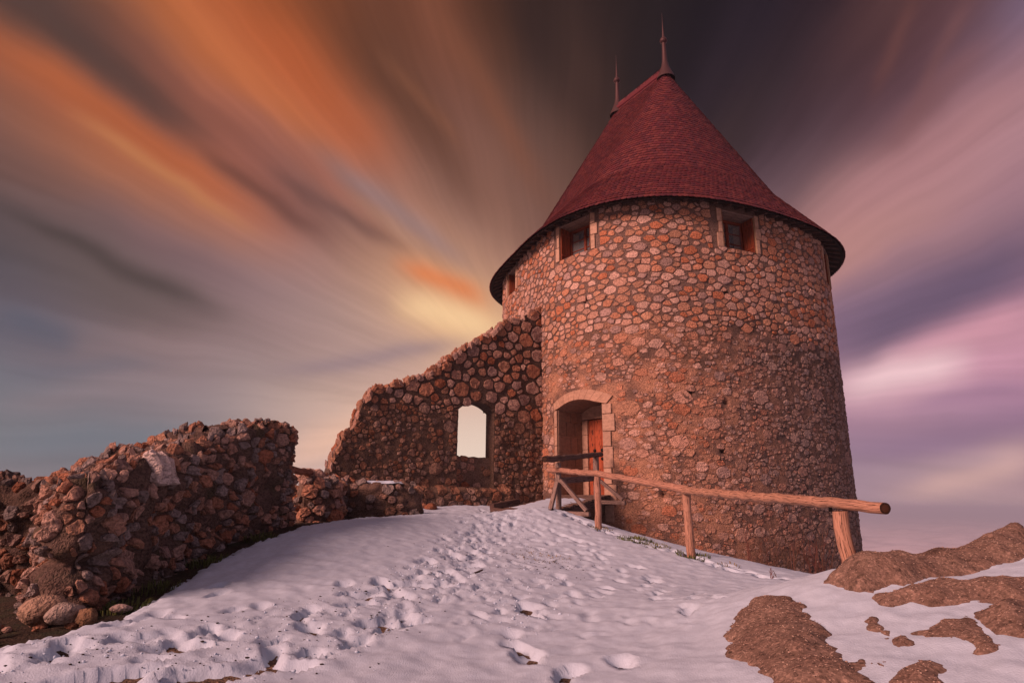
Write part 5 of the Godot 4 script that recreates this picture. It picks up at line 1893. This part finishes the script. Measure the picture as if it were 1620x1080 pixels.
func tuft(x: float, z: float, n: int, spread: float, tall: float, label: String, grp := "", dry := 0.0) -> void:
	var base := Vector3(x, maxf(ground_y(x, z), snow_y(x, z)), z)
	var b := Buf.new()
	blades(b, base, n, spread, tall, Color(0.07, 0.085, 0.025).lerp(Color(0.2, 0.12, 0.06), dry), Color(0.13, 0.14, 0.045).lerp(Color(0.3, 0.19, 0.1), dry))
	var o := put("grass_tuft", b.shifted(base), M.plant)
	o.position = base
	tag(o, label, "grass", grp)

func stem(b: Buf, p0: Vector3, p1: Vector3, r0: float, r1: float, col: Color) -> void:
	var d := (p1 - p0).normalized()
	var s := d.cross(Vector3(0.3, 0.2, 1.0)).normalized()
	var u := s.cross(d)
	for k in 4:
		var a := s * cos(TAU * k / 4) + u * sin(TAU * k / 4)
		var c := s * cos(TAU * (k + 1) / 4) + u * sin(TAU * (k + 1) / 4)
		b.quad(p0 + a * r0, p0 + c * r0, p1 + c * r1, p1 + a * r1, a + c, col)

func dry_shrub(at: Vector3, tall: float, stems: int, label: String, grp: String, spread := 0.3) -> void:
	var b := Buf.new()
	for k in stems:
		var p := at + Vector3(rng.randf_range(-spread, spread), 0, rng.randf_range(-0.12, 0.12))
		p.y = ground_y(p.x, p.z) - 0.02
		var d := Vector3(rng.randf_range(-0.22, 0.22), 1.0, rng.randf_range(-0.12, 0.12)).normalized()
		var h := tall * rng.randf_range(0.45, 1.1)
		var n := 5
		var col := Color(0.13, 0.042, 0.032).lerp(Color(0.10, 0.06, 0.04), rng.randf())
		for i in n:
			var q := p + d * h / n
			stem(b, p, q, lerpf(0.009, 0.003, float(i) / n), lerpf(0.009, 0.003, float(i + 1) / n), col)
			if i > 0:
				for w in 2:
					var e := q + (d + Vector3(rng.randf_range(-0.9, 0.9), rng.randf_range(0.0, 0.6), rng.randf_range(-0.5, 0.5))).normalized() * h * rng.randf_range(0.1, 0.24)
					stem(b, q, e, 0.004, 0.002, col)
			p = q
			d = (d + Vector3(rng.randf_range(-0.15, 0.15), 0.05, rng.randf_range(-0.1, 0.1))).normalized()
	var o := put("dry_shrub", b.shifted(at), M.plant)
	o.position = at
	tag(o, label, "shrub", grp)

# ---------------------------------------------------------------- woodwork
func make_railing() -> void:
	var rail := thing("log_railing", Vector3(2.4, -0.7, -9.6), "long round log railing sloping down along the brow of the snow", "railing")
	var l0 := Color(0.95, 0.9, 0.9)
	put("post", timber([Vector3(1.54, -0.75, -11.6), Vector3(1.55, 0.53, -11.6)], 0.062, 0.058, l0), M.log, rail)
	put("post", timber([Vector3(2.61, -1.05, -9.62), Vector3(2.60, 0.20, -9.62)], 0.064, 0.060, Color(0.98, 0.92, 0.88)), M.log, rail)
	put("post", timber([Vector3(2.66, -0.9, -5.2), Vector3(2.62, -0.02, -5.2)], 0.064, 0.058, Color(1.0, 0.95, 0.9)), M.log, rail)
	put("rail", timber([Vector3(0.76, 0.74, -13.35), Vector3(1.55, 0.575, -11.58), Vector3(2.62, 0.245, -9.52)], 0.052, 0.058, Color(0.95, 0.88, 0.86)), M.log, rail)
	put("rail", timber([Vector3(2.575, 0.245, -9.66), Vector3(2.66, 0.035, -5.2), Vector3(2.785, 0.0, -4.86)], 0.056, 0.043, Color(1.0, 0.95, 0.9)), M.log, rail)
	for q in [[Vector3(2.61, 0.17, -9.66), 0.012], [Vector3(2.61, -0.025, -5.24), 0.018]]:
		var b := Buf.new()
		beam(b, q[0] + Vector3(-0.045, 0, 0.0), q[0] + Vector3(-0.045, 0.035, 0.0), 0.008, 0.03, Vector3.RIGHT, Color.WHITE, 0.002)
		put("bracket", b.mesh(), M.iron, rail)

func make_footbridge() -> void:
	var f := thing("footbridge", Vector3(1.1, -0.2, -14.2), "short wooden footbridge with braced handrail leading to the tower door", "footbridge")
	var a := Vector3(0.96, 0, -13.1)
	var e := Vector3(1.93, 0, -14.6)
	var d := (e - a).normalized()
	var side := Vector3(-d.z, 0, d.x)          # to the right as seen from the camera
	var left := -side
	var grey := Color(1, 1, 1)
	var dark := Color(0.42, 0.36, 0.34)
	var deck := func(s): return -0.05 + 0.135 * s     # height of the deck along the way
	var n := 17
	for k in n:
		var s := -0.42 + k * 0.172
		var c: Vector3 = a + d * s + Vector3.UP * (deck.call(s) - 0.02 + rng.randf_range(-0.006, 0.006))
		var b := Buf.new()
		beam(b, c + side * (0.06 + rng.randf_range(-0.03, 0.05)), c + left * 1.28, 0.158, 0.045, Vector3.UP, Color(0.62, 0.55, 0.52) * rng.randf_range(0.75, 1.1))
		put("plank", b.mesh(), M.grey_wood, f)
	for q in [0.02, 1.15]:
		var b := Buf.new()
		beam(b, a + d * -0.4 + left * q + Vector3.UP * (deck.call(-0.4) - 0.12), a + d * 2.42 + left * q + Vector3.UP * (deck.call(2.42) - 0.12), 0.11, 0.15, Vector3.UP, dark)
		put("stringer", b.mesh(), M.grey_wood, f)
	put("end_log", timber([a + d * -0.46 + side * 0.12 + Vector3.UP * -0.12, a + d * -0.46 + left * 1.3 + Vector3.UP * -0.1], 0.075, 0.07, dark), M.grey_wood, f)
	var b1 := Buf.new()
	beam(b1, a + Vector3.UP * -0.2, a + Vector3.UP * 0.86, 0.095, 0.085, d, grey)
	put("post", b1.mesh(), M.grey_wood, f)
	var b2 := Buf.new()
	beam(b2, e + Vector3.UP * 0.0, e + Vector3.UP * 1.10, 0.11, 0.10, d, grey)
	put("post", b2.mesh(), M.grey_wood, f)
	put("handrail", timber([a + d * -0.55 + Vector3.UP * 0.895, e + d * 0.3 + Vector3.UP * 1.18], 0.064, 0.056, Color(0.5, 0.44, 0.43)), M.grey_wood, f)
	var b3 := Buf.new()
	beam(b3, a + Vector3.UP * 0.50 + left * 0.06, e + Vector3.UP * 0.63 + left * 0.06, 0.04, 0.13, Vector3.UP, Color(0.62, 0.58, 0.6))
	put("mid_rail", b3.mesh(), M.grey_wood, f)
	# outriggers with raking braces
	for q in [[a, -0.12, 0.52, 0.68], [e, 0.11, 0.60, 0.68]]:
		var c: Vector3 = q[0]
		var b4 := Buf.new()
		beam(b4, c + left * 0.3 + Vector3.UP * q[1], c + side * q[3] + Vector3.UP * (q[1] - 0.02), 0.09, 0.085, Vector3.UP, grey)
		put("outrigger", b4.mesh(), M.grey_wood, f)
		var b5 := Buf.new()
		beam(b5, c + side * 0.05 + Vector3.UP * q[2], c + side * (q[3] - 0.06) + Vector3.UP * (q[1] + 0.045), 0.07, 0.09, d, grey)
		put("brace", b5.mesh(), M.grey_wood, f)
	var b6 := Buf.new()
	beam(b6, a + d * -0.06 + Vector3.UP * 0.47, a + d * -0.36 + Vector3.UP * -0.1, 0.07, 0.085, side, grey)
	put("brace", b6.mesh(), M.grey_wood, f)
	# snow left lying on the boards
	var p := PackedVector3Array()
	for j in 15:
		for i in 19:
			var s := lerpf(-0.35, 1.75, i / 18.0)
			var w := lerpf(0.12, 1.22, j / 14.0)
			var c: Vector3 = a + d * s + left * w
			var edge := minf(minf(i, 18 - i) / 3.0, minf(j, 14 - j) / 3.0)
			p.append(c + Vector3.UP * (deck.call(s) - 0.01 + 0.05 * smoothstep(0.0, 1.0, edge + 0.7 * noise.get_noise_2d(s * 6.0, w * 6.0)) + 0.012 * noise.get_noise_2d(s * 12.0, w * 12.0)))
	var sn := put("snow", grid_mesh(p, 19, 15), M.snow, f)
	sn.set_meta("kind", "stuff")
	# the lone baulk lying in the snow by the ruined wall, and the rail over the gap in the wall
	var bk := Buf.new()
	beam(bk, Vector3(-0.42, -0.02, -14.45), Vector3(0.16, 0.10, -15.05), 0.14, 0.14, Vector3.UP, Color(0.42, 0.34, 0.32))
	var o := put("timber_baulk", bk.mesh(), M.grey_wood)
	tag(o, "short dark timber baulk half sunk in snow before the ruined wall", "timber")
	var lg := put("log_rail", timber([Vector3(-3.50, 0.545, -10.15), Vector3(-3.34, 0.49, -13.0)], 0.056, 0.05, Color(0.62, 0.5, 0.45)), M.log)
	tag(lg, "round log rail bridging the gap between the left wall and the ruin", "log")

# ---------------------------------------------------------------- everything
func _ready() -> void:
	rng.seed = 20240117
	noise.seed = 11
	noise.frequency = 1.0
	noise.fractal_octaves = 2
	rough.seed = 23
	rough.frequency = 1.0
	rough.fractal_octaves = 3

	var cam := Camera3D.new()
	cam.name = "camera"
	cam.fov = rad_to_deg(2.0 * atan(0.54))
	cam.rotation = Vector3(SKY_PITCH, 0, SKY_ROLL)
	cam.near = 0.05
	cam.far = 20000.0
	add_child(cam)

	var sky_mat := PanoramaSkyMaterial.new()
	sky_mat.panorama = sky_texture()
	var sky := Sky.new()
	sky.sky_material = sky_mat
	var env := Environment.new()
	env.background_mode = Environment.BG_SKY
	env.sky = sky
	env.tonemap_mode = Environment.TONE_MAPPER_LINEAR
	env.tonemap_exposure = 1.0
	env.fog_enabled = true
	env.fog_density = 0.0006
	env.fog_light_color = Color(0.86, 0.90, 1.0)
	env.sdfgi_enabled = true
	env.ssao_enabled = true
	env.ssil_enabled = true
	var we := WorldEnvironment.new()
	we.name = "surroundings"
	we.environment = env
	add_child(we)

	var sun := DirectionalLight3D.new()
	sun.name = "low_sun"
	sun.light_color = Color(1.0, 0.775, 0.72)
	sun.light_energy = 1.6
	sun.light_angular_distance = 22.0
	sun.shadow_enabled = true
	add_child(sun)
	sun.look_at_from_position(Vector3(-0.71, 0.43, 0.57), Vector3.ZERO)

	make_materials()
	solve_land()
	make_prints()
	make_ground()
	make_tower()
	make_ruin()
	make_left_walls()
	make_outcrops()
	make_footbridge()
	make_railing()
	make_small_things()

func make_left_walls() -> void:
	var tops := [Vector2(-5.0, 0.16), Vector2(-5.5, 0.22), Vector2(-6.0, 0.30), Vector2(-6.5, 0.47), Vector2(-7.0, 0.56), Vector2(-7.5, 0.62), Vector2(-7.75, 0.80), Vector2(-8.6, 1.0), Vector2(-9.3, 1.14), Vector2(-10.0, 1.20), Vector2(-10.4, 1.16)]
	var top := func(p: Vector2):
		var y: float = tops[-1].y
		for i in tops.size() - 1:
			if p.y >= tops[i + 1].x:
				y = lerpf(tops[i].y, tops[i + 1].y, clampf((p.y - tops[i].x) / (tops[i + 1].x - tops[i].x), 0.0, 1.0))
				break
		return y + 0.05 * noise.get_noise_2d(p.x * 3.0, p.y * 3.0)
	lump_wall("rubble_wall", "tall weathered rubble wall along the left edge of the snow", [Vector2(-3.34, -5.3), Vector2(-3.47, -6.2), Vector2(-3.52, -7.1), Vector2(-3.47, -8.2), Vector2(-3.40, -9.2), Vector2(-3.28, -10.0), Vector2(-3.45, -10.3), Vector2(-3.9, -10.25), Vector2(-4.35, -9.0), Vector2(-4.5, -7.5), Vector2(-4.4, -6.3), Vector2(-4.2, -5.8), Vector2(-3.95, -5.45), Vector2(-3.6, -5.25)], top, -1.15,
		{"half": 0.5, "bulge": 0.11, "size": 0.07, "big": 0.2, "relief": 0.028, "skip": 0.3, "gap": 0.018, "moss": 0.45, "hollow": 0.13, "v0": 0.15, "shade": 0.85, "pale": Color(0.21, 0.135, 0.105), "dark": Color(0.085, 0.055, 0.044), "seeds": [[-3.49, 0.34, -6.55, 0.22], [-3.42, -0.52, -6.05, 0.16]]})
	var top2 := func(p: Vector2): return 0.22 + 0.06 * noise.get_noise_2d(p.x * 3.0, p.y * 3.0)
	lump_wall("side_wall", "low dark wall stub behind the near end of the rubble wall", [Vector2(-4.3, -6.9), Vector2(-5.5, -7.0), Vector2(-8.5, -7.2), Vector2(-8.5, -7.9), Vector2(-5.5, -7.7), Vector2(-4.3, -7.6)], top2, -1.5,
		{"half": 0.36, "bulge": 0.1, "size": 0.075, "big": 0.1, "relief": 0.04, "skip": 0.2, "gap": 0.018, "shade": 0.55, "pale": Color(0.13, 0.083, 0.062), "dark": Color(0.06, 0.038, 0.03)})
	var top3 := func(p: Vector2): return 0.43 + 0.04 * noise.get_noise_2d(p.x * 4.0, p.y * 4.0) - 0.12 * smoothstep(-1.95, -1.7, p.x)
	lump_wall("low_wall", "low mortared wall stub topped with snow in front of the ruin", [Vector2(-3.5, -12.0), Vector2(-2.6, -12.15), Vector2(-1.78, -12.35), Vector2(-1.66, -12.8), Vector2(-1.9, -13.1), Vector2(-3.6, -12.9)], top3, -0.5,
		{"half": 0.4, "bulge": 0.07, "size": 0.10, "big": 0.2, "relief": 0.035, "skip": 0.4, "gap": 0.02, "shade": 0.75})
	var top4 := func(p: Vector2): return 0.43 + 0.05 * noise.get_noise_2d(p.x * 4.0, p.y * 4.0)
	lump_wall("stone_pier", "stubby pier of rounded pale stones at the end of the rubble wall", [Vector2(-3.65, -10.7), Vector2(-3.05, -10.85), Vector2(-2.95, -11.5), Vector2(-3.1, -12.0), Vector2(-3.75, -12.0)], top4, -0.6,
		{"half": 0.28, "bulge": 0.05, "size": 0.105, "big": 0.1, "relief": 0.08, "skip": 0.05, "gap": 0.012, "shade": 1.0})
	# snow lying along the top of the low wall
	var p := PackedVector3Array()
	for j in 9:
		for i in 25:
			var x := lerpf(-3.0, -2.05, i / 24.0)
			var z := lerpf(-12.28, -12.85, j / 8.0)
			var e := minf(minf(i, 24 - i) / 4.0, minf(j, 8 - j) / 2.0)
			p.append(Vector3(x, 0.40 + 0.06 * smoothstep(0.0, 1.0, e + 0.5 * noise.get_noise_2d(x * 6.0, z * 6.0)), z))
	var sn := put("snow_patch", grid_mesh(p, 25, 9), M.snow, self, "stuff")
	tag(sn, "thin patch of snow along the top of the low wall stub", "snow")

func make_outcrops() -> void:
	outcrop(ROCK_B, 0.12, "long brown bedrock ridge behind the snow at the right, under the last rail post", [[4.55, -5.75, 0.30, 0.55], [2.75, -5.05, 0.05, 0.3]])
	outcrop(ROCK_A, 0.07, "large bare brown bedrock dome nearest the camera, right of the path", [[1.75, -4.3, 0.03, 0.5]])
	outcrop(ROCK_C, 0.09, "dark band of bedrock crossing the snow below the bedrock ridge")
	outcrop(ROCK_D, 0.09, "bedrock hump cut off by the right edge of the picture")
	outcrop(ROCK_E, 0.06, "hooked bedrock patch ringed by snow, right of the bedrock dome")
	outcrop(ROCK_F, 0.06, "bedrock knob at the bottom edge, right of the bedrock dome")
	outcrop(ROCK_G, 0.04, "small brown bedrock tip in the snow between the bedrock ridge and the dome")
	outcrop(ROCK_H, 0.045, "roundish brown bedrock tip left of the hooked bedrock patch")
	outcrop(ROCK_I, 0.04, "flat bedrock crust touching the lower right side of the bedrock dome")
	outcrop(ROCK_J, 0.04, "little bedrock crust between the bedrock dome and the bottom knob")
	outcrop(ROCK_K, 0.03, "tiniest bedrock speck between the two small bedrock tips")

func make_small_things() -> void:
	# stones fallen at the foot of the near wall end
	var on_land := func(x, z, up): return Vector3(x, ground_y(x, z) + up, z)
	boulder(on_land.call(-3.50, -5.12, 0.12), Vector3(0.173, 0.122, 0.144), 0.4, "big squarish pinkish boulder under the near end of the rubble wall", "", Color(0.42, 0.27, 0.19))
	boulder(on_land.call(-3.27, -5.0, 0.10), Vector3(0.137, 0.079, 0.101), 0.9, "pale flat boulder beside the big squarish one at the wall foot", "", Color(0.46, 0.35, 0.29))
	boulder(on_land.call(-3.10, -4.98, 0.06), Vector3(0.115, 0.072, 0.072), -0.7, "brown wedge of slaty stone leaning at the wall foot by the snow", "", Color(0.25, 0.14, 0.08))
	boulder(on_land.call(-3.12, -5.45, 0.05), Vector3(0.086, 0.036, 0.065), 0.2, "thin pale slab lying on the dirt at the foot of the rubble wall", "", Color(0.46, 0.34, 0.29))
	boulder(on_land.call(-3.62, -4.75, 0.06), Vector3(0.086, 0.058, 0.072), 0.0, "oval tan stone in the dirt left of the big squarish boulder", "", Color(0.34, 0.23, 0.17))
	boulder(on_land.call(-3.86, -4.8, 0.06), Vector3(0.079, 0.065, 0.072), 1.2, "rounded greyish stone at the left picture edge, upper one", "", Color(0.33, 0.26, 0.22))
	boulder(on_land.call(-3.55, -4.5, 0.06), Vector3(0.058, 0.065, 0.050), 0.5, "upright small stone in the dirt above the left end of the snow", "", Color(0.34, 0.22, 0.16))
	boulder(on_land.call(-3.50, -4.33, 0.03), Vector3(0.094, 0.043, 0.072), 0.5, "reddish flat stone half covered by the left end of the snow", "", Color(0.28, 0.16, 0.10))
	boulder(on_land.call(-3.68, -4.42, 0.04), Vector3(0.065, 0.050, 0.058), 2.0, "small brown stone at the left picture edge, lower one", "", Color(0.30, 0.2, 0.15))
	for k in 26:
		var x := rng.randf_range(-4.0, -3.05)
		var z := rng.randf_range(-5.3, -4.3)
		if to_polyline(Vector2(x, z), SNOW_EDGE) < -0.03:
			var r := rng.randf_range(0.018, 0.05)
			boulder(on_land.call(x, z, r * 0.4), Vector3(r * 1.2, r * 0.8, r), rng.randf() * TAU, "fist-sized stone in the dirt at the foot of the left wall", "small stones at the wall foot", tone() * 0.7, "pebble", "stone")
	# rubble heap between low wall and ruin
	for k in 34:
		var q := Vector2(rng.randf_range(-4.3, -1.75), 0)
		q.y = -14.35 + (q.x + 4.3) * -0.38 + rng.randf_range(-0.1, 0.75)
		var r := rng.randf_range(0.09, 0.19)
		var hgt := 0.34 * smoothstep(-1.7, -3.3, q.x) * (1.0 - clampf((q.y + 14.3 + (q.x + 4.3) * 0.38) / 0.9, 0.0, 1.0))
		boulder(Vector3(q.x, ground_y(q.x, q.y) + r * 0.35 + hgt, q.y), Vector3(r * 1.25, r * 0.75, r), rng.randf() * TAU, "fallen building stone in the heap before the left foot of the ruined wall", "fallen stones under the ruined wall", tone() * 0.75, "fallen_stone", "stone")
	# dead stalks along the tower foot
	for q in [[5.3, -14.72, 0.8, 7], [5.75, -14.85, 0.95, 9], [6.15, -14.95, 1.15, 12], [6.55, -15.1, 0.9, 10], [6.95, -15.3, 1.1, 12], [7.35, -15.6, 0.9, 9]]:
		dry_shrub(Vector3(q[0], ground_y(q[0], q[1]), q[1]), q[2], q[3], "bare reddish dry shrub in the row against the right foot of the stone tower", "dry shrubs at the tower foot")
	dry_shrub(Vector3(3.27, ground_y(3.27, -8.35), -8.35), 0.16, 4, "tiny dry weed poking through the snow between railing and bedrock ridge", "", 0.05)
	tuft(2.62, -9.55, 260, 0.24, 0.075, "green grass tuft round the foot of the middle rail post")
	tuft(1.58, -11.5, 150, 0.2, 0.05, "thin grass at the foot of the rail post nearest the footbridge", "", 0.4)
	tuft(2.02, -10.7, 330, 0.28, 0.085, "larger grass tuft on the brow between the first two rail posts")
	tuft(2.25, -10.25, 160, 0.22, 0.06, "smaller grass tuft on the brow beside the middle rail post", "", 0.2)
	tuft(2.95, -9.0, 40, 0.15, 0.06, "sparse dry grass in the snow just below the middle rail post", "", 0.6)
	tuft(0.38, -8.8, 150, 0.42, 0.035, "flattened dead grass scattered on the trodden snow of the path", "", 0.75)
	for q in [[-3.22, -5.6, "dark green weeds at the foot of the rubble wall, nearest the loose stones"], [-3.3, -6.3, "green weeds under the rubble wall where the thin slab lies"], [-3.33, -7.3, "green weeds at the middle of the foot of the rubble wall"], [-3.25, -8.6, "green weeds at the far foot of the rubble wall, near the pier"]]:
		tuft(q[0], q[1], 150, 0.22, 0.10, q[2])
	# crumbs of kicked-up snow along the tracks
	var cb := SphereMesh.new()
	cb.radius = 1.0
	cb.height = 1.6
	cb.radial_segments = 7
	cb.rings = 3
	var mm := MultiMesh.new()
	mm.transform_format = MultiMesh.TRANSFORM_3D
	mm.mesh = cb
	var lines_ := [TRAIL_A, TRAIL_B, TRAIL_C, TRAIL_D]
	var xf := []
	for k in 1700:
		var line: Array = lines_[rng.randi() % 4]
		var i := rng.randi() % (line.size() - 1)
		var q: Vector2 = (line[i] as Vector2).lerp(line[i + 1], rng.randf()) + Vector2(rng.randfn(0.0, 0.2), rng.randfn(0.0, 0.25))
		if q.x < -3.0 or q.y > -3.2:
			continue
		var r := 0.003 + 0.008 * pow(rng.randf(), 3.0)
		xf.append(Transform3D(Basis.from_euler(Vector3(rng.randf() * 3.0, rng.randf() * 6.0, 0.0)).scaled(Vector3(r * rng.randf_range(0.8, 1.6), r, r * rng.randf_range(0.8, 1.4))), Vector3(q.x, snow_y(q.x, q.y) + r * 0.3, q.y)))
	mm.instance_count = xf.size()
	for i in xf.size():
		mm.set_instance_transform(i, xf[i])
	var crumbs := MultiMeshInstance3D.new()
	crumbs.name = "snow_crumbs"
	crumbs.multimesh = mm
	crumbs.material_override = M.snow
	crumbs.set_meta("kind", "stuff")
	crumbs.set_meta("label", "loose crumbs of snow kicked up along the trodden tracks")
	add_child(crumbs)
	# grains of soil scattered by boots
	var gm := SphereMesh.new()
	gm.radius = 1.0
	gm.height = 1.5
	gm.radial_segments = 6
	gm.rings = 2
	var soil := MultiMesh.new()
	soil.transform_format = MultiMesh.TRANSFORM_3D
	soil.mesh = gm
	xf = []
	for k in 900:
		var line: Array = lines_[rng.randi() % 2]
		var i := rng.randi() % (line.size() - 2)
		var q: Vector2 = (line[i] as Vector2).lerp(line[i + 1], rng.randf()) + Vector2(rng.randfn(0.0, 0.28), rng.randfn(0.0, 0.25))
		if k % 3 == 0:
			q = Vector2(rng.randfn(0.4, 0.35), rng.randfn(-8.7, 0.5))
		if q.x < -3.0 or q.y > -3.2:
			continue
		var r := 0.003 + 0.007 * pow(rng.randf(), 2.5)
		xf.append(Transform3D(Basis.from_euler(Vector3(rng.randf() * 3.0, rng.randf() * 6.0, 0.0)).scaled(Vector3(r * rng.randf_range(0.8, 1.8), r * 0.7, r)), Vector3(q.x, snow_y(q.x, q.y) + r * 0.2, q.y)))
	soil.instance_count = xf.size()
	for i in xf.size():
		soil.set_instance_transform(i, xf[i])
	var grains := MultiMeshInstance3D.new()
	grains.name = "soil_grains"
	grains.multimesh = soil
	grains.material_override = M.dark_wood
	grains.set_meta("kind", "stuff")
	grains.set_meta("label", "dark grains of soil scattered over the trodden snow")
	add_child(grains)
	var tw := Buf.new()
	var tp := Vector3(-0.40, snow_y(-0.40, -7.35) + 0.01, -7.35)
	stem(tw, tp, tp + Vector3(0.09, 0.03, -0.1), 0.012, 0.009, Color(0.05, 0.03, 0.025))
	var to := put("stick", tw.shifted(tp), M.plant)
	to.position = tp
	tag(to, "short dark stick lying in the footprints on the path", "stick")
